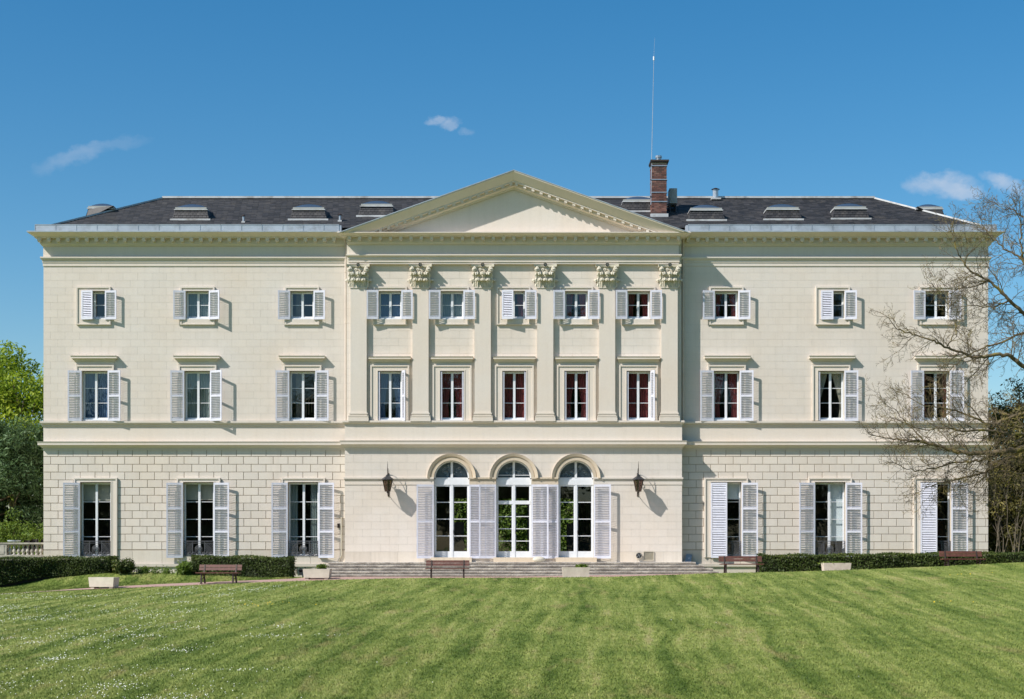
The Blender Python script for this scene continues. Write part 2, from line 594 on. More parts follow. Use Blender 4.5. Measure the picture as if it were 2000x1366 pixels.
def link(name, data, parent=None, loc=(0, 0, 0), rot=None):
    o = bpy.data.objects.new(name, data)
    C.objects.link(o)
    o.location = loc
    if rot:
        o.rotation_euler = rot
    if parent is not None:
        o.parent = parent
    return o


def tag(o, label=None, cat=None, group=None, kind=None):
    if label:
        o['label'] = label
    if cat:
        o['category'] = cat
    if group:
        o['group'] = group
    if kind:
        o['kind'] = kind
    return o


def thing(name, label, cat, loc=(0, 0, 0), rotz=0.0, group=None):
    o = link(name, None, None, loc, (0, 0, rotz))
    o.empty_display_size = 0.3
    return tag(o, label, cat, group)


def smooth_pts(pts, n=6):
    """Catmull-Rom through the points."""
    P = [Vector(p) for p in pts]
    P = [P[0] * 2 - P[1]] + P + [P[-1] * 2 - P[-2]]
    out = []
    for i in range(1, len(P) - 2):
        for k in range(n):
            t = k / n
            out.append(0.5 * ((2 * P[i]) + (P[i + 1] - P[i - 1]) * t + (2 * P[i - 1] - 5 * P[i] + 4 * P[i + 1] - P[i + 2]) * t * t + (3 * P[i] - P[i - 1] - 3 * P[i + 1] + P[i + 2]) * t ** 3))
    out.append(P[-2])
    return out
# ------------------------------------------------------------------ ground
def interp(x, xs, ys):
    return np.interp(x, xs, ys)


def crest_z(X):
    px = 1000 + X * F / 61.0
    py = interp(px, [-900, 0, 200, 400, 560, 650, 800, 1000, 1200, 1400, 1550, 1700, 1850, 2000, 2700],
                [1200, 1161, 1152, 1142.5, 1136, 1133, 1129.5, 1129, 1127, 1120, 1117, 1112, 1106, 1098, 1085])
    return CZ + (1080 - py) * 61.0 / F


def path_z(X):
    px = 1000 + X * F / 63.0
    return interp(px, [-900, 0, 200, 430, 560, 700, 1000, 1450, 1880, 2000, 2700],
                  [-1.6, -1.17, -1.0, -0.85, -0.77, -0.73, -0.73, -0.58, -0.41, -0.37, -0.3])


def bank_z(X):
    px = 1000 + X * F / 66.5
    return interp(px, [-900, 0, 100, 200, 450, 560, 1000, 1500, 2000, 2700],
                  [-1.3, -0.78, -0.55, -0.43, -0.56, -0.66, -0.70, -0.52, -0.33, -0.3])


def sstep(t):
    t = np.clip(t, 0, 1)
    return t * t * (3 - 2 * t)


def ground_z(X, Y):
    X, Y = np.asarray(X, float), np.asarray(Y, float)
    d = Y + D
    near = interp(d, [-400, 0, 12, 25], [-1.3, -1.3, -1.62, -1.87])
    c = crest_z(X)
    t = np.clip((d - 25) / 36.0, 0, 1)
    up = -1.87 + (c + 1.87) * (t ** 0.92)
    z = np.where(d < 25, near, up)
    pz = path_z(X)
    # the path lies from 62.3 to 65 m and tilts up towards the house
    z = np.where(d > 61, c + (pz - c) * sstep((d - 61) / 1.4), z)
    z = np.where(d > 62.4, pz + (d - 62.4) * 0.065, z)
    b = bank_z(X)
    pb = pz + 2.6 * 0.065
    z = np.where(d > 65.0, pb + (b - pb) * sstep((d - 65.0) / 1.5), z)
    z = np.where(d > 70, b + 0.0, z)
    far = np.maximum(0, d - 95)
    z = z + np.minimum(far * 0.01, 1.0) * (d > 95)
    und = 0.035 * np.sin(X * 0.55 + Y * 0.21) * np.sin(Y * 0.33 + 1.0) * (d < 58) * np.clip((58 - d) / 10, 0, 1)
    return z + und


def axis(parts):
    out = []
    for a, b, s in parts:
        out.extend(np.arange(a, b, s))
    return np.array(out)


def grid_mesh(name, xs, ys, zf, mat, kind=None, lift=0.0):
    X, Y = np.meshgrid(xs, ys)
    Z = zf(X, Y) + lift
    nx, ny = len(xs), len(ys)
    v = np.stack([X, Y, Z], -1).reshape(-1, 3).astype(np.float32)
    i = np.arange((ny - 1) * (nx - 1))
    r, c = i // (nx - 1), i % (nx - 1)
    a = r * nx + c
    f = np.stack([a, a + 1, a + nx + 1, a + nx], -1).astype(np.int32)
    me = np_mesh(name, v, f)
    me.materials.append(mat)
    me.polygons.foreach_set('use_smooth', [True] * len(me.polygons))
    o = link(name, me)
    if kind:
        o['kind'] = kind
    return o


def np_mesh(name, v, f, tone_=None):
    me = bpy.data.meshes.new(name)
    k = f.shape[1]
    me.vertices.add(len(v))
    me.vertices.foreach_set('co', np.ascontiguousarray(v, dtype=np.float32).ravel())
    me.loops.add(f.size)
    me.loops.foreach_set('vertex_index', np.ascontiguousarray(f, dtype=np.int32).ravel())
    me.polygons.add(len(f))
    me.polygons.foreach_set('loop_start', np.arange(0, f.size, k, dtype=np.int32))
    me.update(calc_edges=True)
    if tone_ is not None:
        a = me.attributes.new('tone', 'FLOAT', 'FACE')
        a.data.foreach_set('value', np.ascontiguousarray(tone_, dtype=np.float32))
    return me


gx = axis([(-600, -60, 30), (-60, -26, 2), (-26, 26, 0.4), (26, 60, 2), (60, 601, 30)])
gy = axis([(-400, -80, 20), (-80, -50, 1.0), (-50, -12, 0.5), (-12, 2, 0.1), (2, 30, 2), (30, 900, 30)])
grid_mesh('ground', gx, gy, ground_z, M['lawn'], 'structure')
# gravel path crossing in front of the steps, a real shallow layer over the soil
px_ = axis([(-34, 34.1, 0.4)])


def path_sheet():
    rows = []
    ys0 = np.linspace(0, 1, 9)
    V_, xs = [], px_
    for x in xs:
        px = 1000 + x * F / 63
        # the path narrows and bends away at the left
        a = interp(px, [-200, 60, 200, 560, 640, 2400], [-9.2, -8.6, -8.0, -7.6, -7.5, -7.5])
        b = interp(px, [-200, 60, 130, 300, 560, 610, 640, 1400, 1420, 2400], [-9.1, -8.4, -7.3, -6.3, -5.7, -4.6, -2.8, -2.8, -5.2, -5.2])
        for t in ys0:
            V_.append((x, a + (b - a) * t, 0))
    V_ = np.array(V_)
    V_[:, 2] = ground_z(V_[:, 0], V_[:, 1]) + 0.012
    n = len(ys0)
    i = np.arange((len(xs) - 1) * (n - 1))
    r, c = i // (n - 1), i % (n - 1)
    a = r * n + c
    f = np.stack([a, a + n, a + n + 1, a + 1], -1)
    me = np_mesh('path', V_, f)
    me.materials.append(M['gravel'])
    tag(link('path', me), kind='structure')


path_sheet()


# ------------------------------------------------------------------ grass blades and daisies
def grass():
    n = 520000
    u = RNG.random(n)
    v = RNG.random(n)
    # even on screen: more blades per metre near the camera
    d0, d1 = 21.0, 62.0
    d = 1 / (1 / d1 + (1 / d0 - 1 / d1) * u)
    X = (v * 2 - 1) * d * (1050 / F)
    Y = d - D
    extra = 50000
    Xe = RNG.uniform(-23, -8, extra)
    Ye = RNG.uniform(-8.6, -3.2, extra)
    px = 1000 + Xe * F / 63
    lim = np.interp(px, [-200, 60, 130, 300, 560, 610], [-9.0, -8.3, -7.2, -6.2, -5.6, -4.5])
    keep = (Ye > lim) & (px < 600)
    X = np.concatenate([X, Xe[keep]])
    Y = np.concatenate([Y, Ye[keep]])
    d = Y + D
    n = len(X)
    Z = ground_z(X, Y)
    sc = d / 40.0
    h = RNG.uniform(0.014, 0.036, n) * (0.8 + 0.3 * sc)
    w = RNG.uniform(0.005, 0.010, n) * (0.6 + 0.8 * sc)
    a = RNG.uniform(0, 2 * np.pi, n)
    lean = RNG.uniform(0.3, 1.5, n) * h
    la = RNG.uniform(0, 2 * np.pi, n)
    p0 = np.stack([X - np.cos(a) * w, Y - np.sin(a) * w, Z - 0.01], -1)
    p1 = np.stack([X + np.cos(a) * w, Y + np.sin(a) * w, Z - 0.01], -1)
    p2 = np.stack([X + np.cos(la) * lean, Y + np.sin(la) * lean, Z + h], -1)
    vv = np.stack([p0, p1, p2], 1).reshape(-1, 3)
    ff = np.arange(3 * n).reshape(-1, 3)
    me = np_mesh('grass', vv, ff, RNG.random(n))
    me.materials.append(M['blade'])
    tag(link('grass', me), 'short mown green grass covering the lawn', 'grass', kind='stuff')


def flowers(name, label, cat, mat, n, size, seed, weight):
    rg = np.random.default_rng(seed)
    X, Y = [], []
    # scattered in patches
    while len(X) < n:
        d = rg.uniform(24, 61)
        x = rg.uniform(-1, 1) * d * 1040 / F
        px = 1000 + x * F / d
        if rg.random() > weight(px, d):
            continue
        m = int(rg.integers(1, 8) if px > 800 else rg.integers(6, 60))
        sx, sy = rg.uniform(0.15, 0.9), rg.uniform(0.15, 0.8)
        X.extend(x + rg.normal(0, sx, m))
        Y.extend(d - D + rg.normal(0, sy, m))
    X, Y = np.array(X[:n]), np.array(Y[:n])
    ok = (Y > -46.5) & (Y < -8.0)
    X, Y = X[ok], Y[ok]
    n = len(X)
    Z = ground_z(X, Y) + rg.uniform(0.030, 0.050, n)
    r = size * rg.uniform(0.7, 1.25, n) * (0.75 + (Y + D) / 110)
    tx, ty = rg.normal(-0.25, 0.25, n), rg.normal(-0.5, 0.25, n)
    V_ = []
    for k in range(6):
        a = k * np.pi / 3
        ox, oy = r * np.cos(a), r * np.sin(a)
        V_.append(np.stack([X + ox, Y + oy, Z + tx * -ox + ty * -oy], -1))
    V_ = np.stack(V_, 1).reshape(-1, 3)
    f = np.arange(6 * n).reshape(-1, 6)
    me = np_mesh(name, V_, f)
    me.materials.append(mat)
    tag(link(name, me), label, cat, kind='stuff')


grass()
flowers('daisies', 'white daisies scattered in drifts over the left of the lawn', 'flowers', M['petal'], 2700, 0.0075, 5,
        lambda px, d: 0.9 * np.interp(px, [0, 500, 750, 2000], [1, 0.8, 0.05, 0.025]) * np.interp(d, [24, 30, 45, 61], [0.6, 1.0, 0.7, 0.35]))
flowers('dandelions', 'few yellow dandelions dotted over the lawn', 'flowers', M['dandelion'], 26, 0.014, 9, lambda px, d: 0.2)
# ------------------------------------------------------------------ the house
house = thing('chateau', 'large cream neoclassical mansion with white louvred shutters, six pilasters and a central pediment', 'mansion', (0, 0, 0))
XL, XR = wx(85), wx(1930)
YP = -0.45            # wall plane of the pavilion, upper floors
YG = -0.55            # wall plane of the pavilion, ground floor
YPIL = -0.61          # front of the pilasters
PL, PR = wx(677, YP), wx(1330.5, YP)
GL, GR = wx(673.5, YG), wx(1332, YG)
DEPTH = 15.0
GROUND = -1.6


def faces_profile(faces, Yp):
    """faces: (proj, py_bottom, py_top[, proj_top]) listed upwards -> points (proj, z)."""
    pts = []
    n = len(faces)
    for i, f in enumerate(faces):
        p0, b, t = f[0], f[1], f[2]
        p1 = f[3] if len(f) > 3 else p0
        zb, zt = wz(b, Yp - p0), wz(t, Yp - p1)
        if i > 0:
            pf = faces[i - 1]
            pp = pf[3] if len(pf) > 3 else pf[0]
            if pp > p0:
                zb = wz(pf[2], Yp - pp)
        if i < n - 1 and faces[i + 1][0] > p1:
            zt = wz(faces[i + 1][1], Yp - faces[i + 1][0])
        pts += [(p0, zb), (p1, zt)]
    return pts


def sweep(mb, prof, xa, xb, Yp, ea=0.0, eb=0.0, back_a=None, back_b=None, tone_=0.0, slope=None):
    """extrude (proj, z) along X; ea/eb: how far the ends run out per metre of projection (returns)."""
    prof = [(-0.03, prof[0][1])] + list(prof) + [(-0.03, prof[-1][1])]
    n = len(prof)
    zs = slope or (lambda x: 0.0)
    A = [(xa - max(p, 0) * ea, Yp - p, z + zs(xa)) for p, z in prof]
    B = [(xb + max(p, 0) * eb, Yp - p, z + zs(xb)) for p, z in prof]
    mb.add(A + B, [(i, i + n, i + 1 + n, i + 1) for i in range(n - 1)], tone_)
    for E, ee, bk, sg in ((A, ea, back_a, 1), (B, eb, back_b, -1)):
        if ee > 0:
            G = [(x, (Yp + bk) if bk is not None else (Yp + 0.3), z) for x, y, z in E]
            fs = [((i, i + 1, i + 1 + n, i + n) if sg > 0 else (i + n, i + 1 + n, i + 1, i)) for i in range(n - 1)]
            mb.add(E + G, fs, tone_)
        else:
            mb.add(E, [tuple(range(n)) if sg > 0 else tuple(range(n - 1, -1, -1))], tone_)


def wall_grid(mb, x0, x1, z0, z1, yf, yb, holes, arches=()):
    """holes (xa, xb, za, zb); arches (cx, r, z_spring): hole below runs up to z_spring."""
    allh = list(holes) + [(c - r, c + r, zs, zs + r) for c, r, zs in arches]
    xs = sorted(set([x0, x1] + [v for h in allh for v in h[:2] if x0 < v < x1]))
    zs_ = sorted(set([z0, z1] + [v for h in allh for v in h[2:] if z0 < v < z1]))
    for i in range(len(xs) - 1):
        for j in range(len(zs_) - 1):
            cx, cz = (xs[i] + xs[i + 1]) / 2, (zs_[j] + zs_[j + 1]) / 2
            if any(h[0] < cx < h[1] and h[2] < cz < h[3] for h in allh):
                continue
            mb.add([(xs[i], yf, zs_[j]), (xs[i + 1], yf, zs_[j]), (xs[i + 1], yf, zs_[j + 1]), (xs[i], yf, zs_[j + 1])], [(0, 1, 2, 3)])
            mb.add([(xs[i], yb, zs_[j]), (xs[i + 1], yb, zs_[j]), (xs[i + 1], yb, zs_[j + 1]), (xs[i], yb, zs_[j + 1])], [(3, 2, 1, 0)])
    for h in holes:
        xa, xb, za, zb = h
        top = not any(abs(c - (xa + xb) / 2) < 0.01 and abs(zs - zb) < 0.01 for c, r, zs in arches)
        Q = [(xa, yf, za), (xb, yf, za), (xb, yf, zb), (xa, yf, zb), (xa, yb, za), (xb, yb, za), (xb, yb, zb), (xa, yb, zb)]
        fs = [(0, 4, 5, 1), (3, 7, 4, 0), (1, 5, 6, 2)]
        if top:
            fs.append((2, 6, 7, 3))
        mb.add(Q, fs)
    for c, r, zs in arches:
        n = 24
        arc = [(c + r * math.cos(math.pi * k / n), zs + r * math.sin(math.pi * k / n)) for k in range(n + 1)]
        for y, fl in ((yf, 0), (yb, 1)):
            for k in range(n):
                (xa, za), (xb, zb) = arc[k], arc[k + 1]
                q = [(xb, y, zb), (xa, y, za), (xa, y, zs + r), (xb, y, zs + r)]
                mb.add(q, [(0, 1, 2, 3) if not fl else (3, 2, 1, 0)])
        for k in range(n):
            (xa, za), (xb, zb) = arc[k], arc[k + 1]
            mb.add([(xa, yf, za), (xb, yf, zb), (xb, yb, zb), (xa, yb, za)], [(0, 1, 2, 3)])
    # ends, top
    mb.add([(x0, yf, z0), (x0, yb, z0), (x0, yb, z1), (x0, yf, z1)], [(3, 2, 1, 0)])
    mb.add([(x1, yf, z0), (x1, yb, z0), (x1, yb, z1), (x1, yf, z1)], [(0, 1, 2, 3)])
    mb.add([(x0, yf, z1), (x1, yf, z1), (x1, yb, z1), (x0, yb, z1)], [(0, 1, 2, 3)])


# --- openings (pixel positions of the photograph, on the wall plane they pierce)
TOPW, TOPY = 46, (569, 624)
FIRW, FIRY = 51, (725, 822)
GRW, GRY = 60, (942, 1089)
top_c = [(183, 'L'), (386, 'L'), (590, 'L'), (1418.5, 'R'), (1626, 'R'), (1829.5, 'R')]
fir_c = [186, 386, 591, 1419, 1623, 1829]
gr_c = [187, 388, 592.5, 1418, 1621, 1827]
ptop_c = [762, 883, 1003, 1125.5, 1247]
pfir_c = [761.5, 883, 1004.5, 1125.5, 1247]
arch_c = [882, 1003.5, 1125]


def hole(cx, w, ys, Y):
    return (wx(cx - w / 2, Y), wx(cx + w / 2, Y), wz(ys[1], Y), wz(ys[0], Y))


left_holes, right_holes = [], []
for c, _ in top_c:
    (left_holes if c < 1000 else right_holes).append(hole(c, TOPW, TOPY, 0))
for c in fir_c:
    (left_holes if c < 1000 else right_holes).append(hole(c, FIRW, FIRY, 0))
for c in gr_c:
    (left_holes if c < 1000 else right_holes).append(hole(c, GRW, GRY, 0))
PW = 47
pav_holes = [hole(c, 45, TOPY, YP) for c in ptop_c] + [hole(c, PW, FIRY, YP) for c in pfir_c]
AR = 34.5 * (D + YG) / F
ZS = wz(934, YG)
TERR = wz(1098.5, -1.5)
ZTH = wz(1089, YG)
door_holes = [(wx(c, YG) - AR, wx(c, YG) + AR, ZTH, ZS) for c in arch_c]
door_arches = [(wx(c, YG), AR, ZS) for c in arch_c]

ZTOPW = wz(470, 0)
ZBELT = wz(863, 0)      # ground floor ends under the lower cornice
INS = 0.005             # how far the wall core sits behind the block faces
mb = MB()
wall_grid(mb, XL, wx(676), wz(845), ZTOPW, INS, 0.42, [h for h in left_holes if h[2] > wz(845)])
mb.build('left_wing_upper_wall', M['joint_thin'], house)
mb = MB()
wall_grid(mb, wx(1329), XR, wz(845), ZTOPW, INS, 0.42, [h for h in right_holes if h[2] > wz(845)])
mb.build('right_wing_upper_wall', M['joint_thin'], house)
mb = MB()
wall_grid(mb, XL, wx(676), GROUND, wz(845), 0.022, 0.42, [h for h in left_holes if h[3] < wz(845)])
mb.build('left_wing_ground_wall', M['joint'], house)
mb = MB()
wall_grid(mb, wx(1329), XR, GROUND, wz(845), 0.022, 0.42, [h for h in right_holes if h[3] < wz(845)])
mb.build('right_wing_ground_wall', M['joint'], house)
mb = MB()
wall_grid(mb, PL, PR, wz(846, YP), wz(470, YP), YP + INS, 0.1, pav_holes)
mb.build('pavilion_upper_wall', M['joint_thin'], house)
mb = MB()
wall_grid(mb, GL, GR, GROUND, wz(846, YG), YG + INS, 0.1, door_holes, door_arches)
mb.build('pavilion_ground_wall', M['joint_thin'], house)

# side and rear walls, with openings at the back so that the garden shows through the salon
mb = MB()
mb.box(XL, XL + 0.4, 0.43, DEPTH, GROUND, ZTOPW)
mb.box(XR - 0.4, XR, 0.43, DEPTH, GROUND, ZTOPW)
mb.build('side_wall', M['wall'], house)
mb = MB()
bh = [(-5.2 + k * 2.6 - 0.8, -5.2 + k * 2.6 + 0.8, 0.25, 3.9) for k in range(5)]
wall_grid(mb, XL + 0.4, XR - 0.4, GROUND, ZTOPW, DEPTH - 0.4, DEPTH, bh)
mb.build('rear_wall', M['wall'], house)

# --- block courses
indiv = []            # single blocks of the ground floor, largest in view
rest = {}


def courses(key, x0, x1, py_top, py_bot, pitch, length, Yf, depth, gap, holes, circles=(), single=False, mat='wall', offs=0.5, blocks_seed=1):
    rg = random.Random(blocks_seed)
    ztop, zbot = wz(py_top, Yf), wz(py_bot, Yf)
    nrow = max(1, round((ztop - zbot) / (pitch * (D + Yf) / F)))
    h = (ztop - zbot) / nrow
    L = length * (D + Yf) / F
    out = rest.setdefault((key, mat), MB())
    for r in range(nrow):
        za, zb = ztop - (r + 1) * h, ztop - r * h
        za_, zb_ = za + gap / 2, zb - gap / 2
        x = x0 - (offs * L if r % 2 else 0) - rg.random() * 0.02
        while x < x1:
            a, b = max(x, x0), min(x + L, x1)
            x += L
            if b - a < 0.10:
                continue
            a_, b_ = a + (gap / 2 if a > x0 + 1e-4 else 0), b - (gap / 2 if b < x1 - 1e-4 else 0)
            rects = [(a_, b_, za_, zb_)]
            for (ha, hb, hc, hd) in holes:
                nr = []
                for (p, q, s, t) in rects:
                    if q <= ha or p >= hb or t <= hc or s >= hd:
                        nr.append((p, q, s, t))
                        continue
                    if p < ha:
                        nr.append((p, ha, s, t))
                    if q > hb:
                        nr.append((hb, q, s, t))
                    if t > hd:
                        nr.append((max(p, ha), min(q, hb), hd, t))
                    if s < hc:
                        nr.append((max(p, ha), min(q, hb), s, hc))
                rects = nr
            for (cc, cr, cz) in circles:
                nr = []
                for (p, q, s, t) in rects:
                    if q < cc - cr or p > cc + cr or s > cz + cr or t < cz:
                        nr.append((p, q, s, t))
                        continue
                    m = 6
                    for k in range(m):
                        s1, t1 = s + (t - s) * k / m, s + (t - s) * (k + 1) / m
                        zz = max(0.0, s1 - cz)
                        w = math.sqrt(max(0.0, cr * cr - zz * zz)) if zz < cr else 0
                        if w <= 0 or t1 < cz:
                            nr.append((p, q, s1, t1))
                            continue
                        if p < cc - w:
                            nr.append((p, min(q, cc - w), s1, t1))
                        if q > cc + w:
                            nr.append((max(p, cc + w), q, s1, t1))
                rects = nr
            rects = [v for v in rects if v[1] - v[0] > 0.004 and v[3] - v[2] > 0.004]
            if not rects:
                continue
            if single:
                indiv.append((rects, Yf + rg.uniform(-0.002, 0.002), depth, (a + b) / 2, (za + zb) / 2, mat))
            else:
                tn = rg.random()
                yy_ = Yf + rg.uniform(-0.0012, 0.0012)
                for v in rects:
                    out.box(v[0], v[1], yy_, yy_ + depth, v[2], v[3], tn, True)


E = 0.0
courses('upper', XL, wx(674), 519, 822, 14.35, 28.3, 0, INS + 0.02, 0.0055, left_holes, blocks_seed=1, mat='wall')
courses('upper', wx(1331), XR, 519, 822, 14.35, 28.3, 0, INS + 0.02, 0.0055, right_holes, blocks_seed=2, mat='wall')
pil_px = [(684.5, 716), (805.5, 837), (927, 958.6), (1049, 1080.7), (1170, 1201.5), (1291.5, 1323.6)]
pil_x = [(wx(a, YPIL), wx(b, YPIL)) for a, b in pil_px]
courses('upper', PL, PR, 515, 822, 14.35, 34, YP, INS + 0.02, 0.007, pav_holes + [(a - 0.01, b + 0.01, -1, 20) for a, b in pil_x], blocks_seed=3, mat='wall')
courses('pav', GL, GR, 874, 933, 14.6, 35, YG, INS + 0.02, 0.007, door_holes, [(c, r + 0.12, z) for c, r, z in door_arches], blocks_seed=4, mat='wall')
courses('pav', GL, GR, 946, 1078, 14.6, 35, YG, INS + 0.02, 0.007, door_holes, blocks_seed=5, mat='wall')
courses('pav', GL, GR, 1078, 1099, 21, 52, YG - 0.004, INS + 0.024, 0.012, door_holes, blocks_seed=6, mat='plinth')
courses('g', XL, wx(674), 877, 1074, 14.6, 29.0, 0, 0.040, 0.025, left_holes, single=True, mat='rustic', blocks_seed=7)
courses('g', wx(1331), XR, 877, 1074, 14.6, 29.0, 0, 0.040, 0.025, right_holes, single=True, mat='rustic', blocks_seed=8)
courses('g2', XL, wx(674), 1075, 1102, 27, 58, -0.015, 0.06, 0.012, left_holes, mat='plinth', blocks_seed=9)
courses('g2', wx(1331), XR, 1075, 1102, 27, 58, -0.015, 0.06, 0.012, right_holes, mat='plinth', blocks_seed=10)
indiv.sort(key=lambda b: -sum((v[1] - v[0]) * (v[3] - v[2]) for v in b[0]) + abs(b[3]) * 0.0001)
full_cache = {}
left_over = MB()
for i, (rects, y, dp, cx, cz, mat) in enumerate(indiv):
    if i < 298:
        key = None
        if len(rects) == 1:
            v = rects[0]
            key = (round(v[1] - v[0], 3), round(v[3] - v[2], 3))
        if key and key in full_cache:
            link('stone_block', full_cache[key], house, ((rects[0][0] + rects[0][1]) / 2, y, (rects[0][2] + rects[0][3]) / 2))
            continue
        b = MB()
        ox, oz = (rects[0][0] + rects[0][1]) / 2, (rects[0][2] + rects[0][3]) / 2
        for v in rects:
            x0, x1, z0, z1 = v[0] - ox, v[1] - ox, v[2] - oz, v[3] - oz
            c = 0.007       # worn arris
            b.add([(x0, c, z0), (x1, c, z0), (x1, c, z1), (x0, c, z1), (x0 + c, 0, z0 + c), (x1 - c, 0, z0 + c), (x1 - c, 0, z1 - c), (x0 + c, 0, z1 - c),
                   (x0, dp, z0), (x1, dp, z0), (x1, dp, z1), (x0, dp, z1)],
                  [(4, 5, 6, 7), (0, 1, 5, 4), (1, 2, 6, 5), (2, 3, 7, 6), (3, 0, 4, 7), (8, 9, 1, 0), (9, 10, 2, 1), (10, 11, 3, 2), (11, 8, 0, 3)])
        o = b.build('stone_block', M['rustic'], house, (ox, y, oz))
        if key:
            full_cache[key] = o.data
    else:
        for v in rects:
            left_over.box(v[0], v[1], y, y + dp, v[2], v[3], random.random(), True)
tag(left_over.build('stone_blocks', M['rustic'], house), kind='stuff')
nm = {'upper': 'thin_jointed_blocks', 'pav': 'pavilion_blocks', 'g2': 'base_blocks'}
for (key, mat), b in rest.items():
    if b.v:
        tag(b.build(nm.get(key, 'wall_blocks'), M[mat], house), kind='stuff')

# foundation face under the wing sills
mb = MB()
mb.box(XL - 0.02, GL + 0.05, -0.035, 0.035, GROUND, wz(1106))
mb.build('foundation', M['plinth'], house)
mb = MB()
mb.box(GR - 0.05, XR + 0.02, -0.035, 0.035, GROUND, wz(1106))
mb.build('foundation', M['plinth'], house)

# --- mouldings
SIDE = 0.80
wing_entab = [(0.03, 520, 513), (0.055, 513, 507.5), (0.10, 507.5, 504, 0.14), (0.14, 504, 501.5), (0.012, 501.5, 481), (0.06, 481, 477, 0.12), (0.14, 477, 466), (0.36, 464.5, 462.5), (0.38, 462.5, 453.5, 0.66), (0.66, 453.5, 451.8)]
mb = MB()
pr = faces_profile(wing_entab, 0)
sweep(mb, pr, XL, wx(676), 0, SIDE, 0, DEPTH)
mb.build('wing_entablature', M['trim'], house)
mb = MB()
sweep(mb, pr, wx(1329), XR, 0, 0, SIDE, None, DEPTH)
mb.build('wing_entablature', M['trim'], house)
CORN_Z = pr[-1][1]
SOFF_Z = wz(464.5, -0.36)


def modillions(name, xs, Yp, zt, p0=0.13, p1=0.345, w=0.15, h=0.135, slope=None):
    mb = MB()
    for x in xs:
        dz = slope(x) if slope else 0
        s = (slope(x + 0.01) - slope(x - 0.01)) / 0.02 if slope else 0
        x0, x1 = x - w / 2, x + w / 2
        za, zb = zt + dz - s * w / 2, zt + dz + s * w / 2
        V8 = [(x0, Yp - p1, za - h), (x1, Yp - p1, zb - h), (x1, Yp - p0, zb - h), (x0, Yp - p0, za - h), (x0, Yp - p1, za), (x1, Yp - p1, zb), (x1, Yp - p0, zb), (x0, Yp - p0, za)]
        mb.add(V8, [(0, 1, 5, 4), (1, 2, 6, 5), (3, 0, 4, 7), (3, 2, 1, 0)])
        # small scroll bead under the front
        mb.box(x0 + 0.02, x1 - 0.02, Yp - p1 + 0.03, Yp - p0, (za + zb) / 2 - h - 0.035, (za + zb) / 2 - h + 0.002)
    o = mb.build(name, M['trim'], house)
    return tag(o, kind='stuff')


st = 18.6 * 69.6 / F
xs = []
x = XL - 0.1
while x < PL - 0.25:
    xs.append(x)
    x += st
modillions('modillions', xs, 0, SOFF_Z)
xs = []
x = XR + 0.1
while x > PR + 0.3:
    xs.append(x)
    x -= st
modillions('modillions', xs, 0, SOFF_Z)

pav_entab = [(0.0, 516, 512), (0.03, 512, 507), (0.055, 507, 501.5), (0.09, 501.5, 499, 0.14), (0.14, 499, 496.8), (0.0, 496.8, 478), (0.05, 478, 474, 0.11), (0.12, 474, 464), (0.34, 462, 460.5), (0.36, 460.5, 454.8, 0.56), (0.56, 454.8, 453.2)]
mb = MB()
EL, ER = wx(681.5, YPIL), wx(1326, YPIL)
pr = faces_profile(pav_entab, YPIL)
sweep(mb, pr, EL, ER, YPIL, SIDE, SIDE, 0.62, 0.62)
mb.box(EL + 0.01, ER - 0.01, YPIL + 0.02, 0.05, wz(516, YPIL) + 0.005, pr[-1][1] - 0.02)
mb.build('pavilion_entablature', M['trim'], house)
PSOFF = wz(462, YPIL - 0.34)
PCORN = pr[-1][1]
n = 33
modillions('modillions', [EL + 0.05 + (ER - EL - 0.1) * k / (n - 1) for k in range(n)], YPIL, PSOFF, 0.11, 0.325, 0.14, 0.125)

# string course and lower cornice, wings and pavilion
string = [(0.05, 833, 829), (0.10, 829, 826, 0.14), (0.14, 826, 823)]
lowc = [(0.03, 879, 875), (0.07, 875, 870, 0.16), (0.22, 869.5, 866), (0.22, 866, 862.5, 0.25)]
for a, b, ea, eb in ((XL, wx(676), 0.9, 0), (wx(1329), XR, 0, 0.9)):
    mb = MB()
    sweep(mb, faces_profile(string, 0), a, b, 0, ea, eb, DEPTH, DEPTH)
    mb.build('string_course', M['trim'], house)
    mb = MB()
    sweep(mb, faces_profile(lowc, 0), a, b, 0, ea, eb, DEPTH, DEPTH)
    mb.build('lower_cornice', M['trim'], house)
    mb = MB()
    mb.box(a, b, -0.012, 0.05, wz(864), wz(831))
    mb.build('plain_band', M['trim'], house)
mb = MB()
string_p = [(0.03, 831, 827.5), (0.08, 827.5, 825, 0.12), (0.12, 825, 821.5)]
sweep(mb, faces_profile(string_p, YG), GL, GR, YG, 0.8, 0.8, 0.6, 0.6)
mb.box(GL + 0.01, GR - 0.01, YG - 0.03, YP + 0.1, wz(826, YG), wz(822.2, YG))
mb.build('string_course', M['trim'], house)
mb = MB()
lowc_p = [(0.03, 878, 874), (0.07, 874, 868.5, 0.16), (0.22, 868, 864), (0.22, 864, 860.5, 0.25)]
sweep(mb, faces_profile(lowc_p, YG), GL, GR, YG, 0.8, 0.8, 0.6, 0.6)
mb.build('lower_cornice', M['trim'], house)
mb = MB()
mb.box(GL, GR, YG - 0.014, 0.05, wz(862, YG), wz(829, YG))
mb.build('plain_band', M['trim'], house)
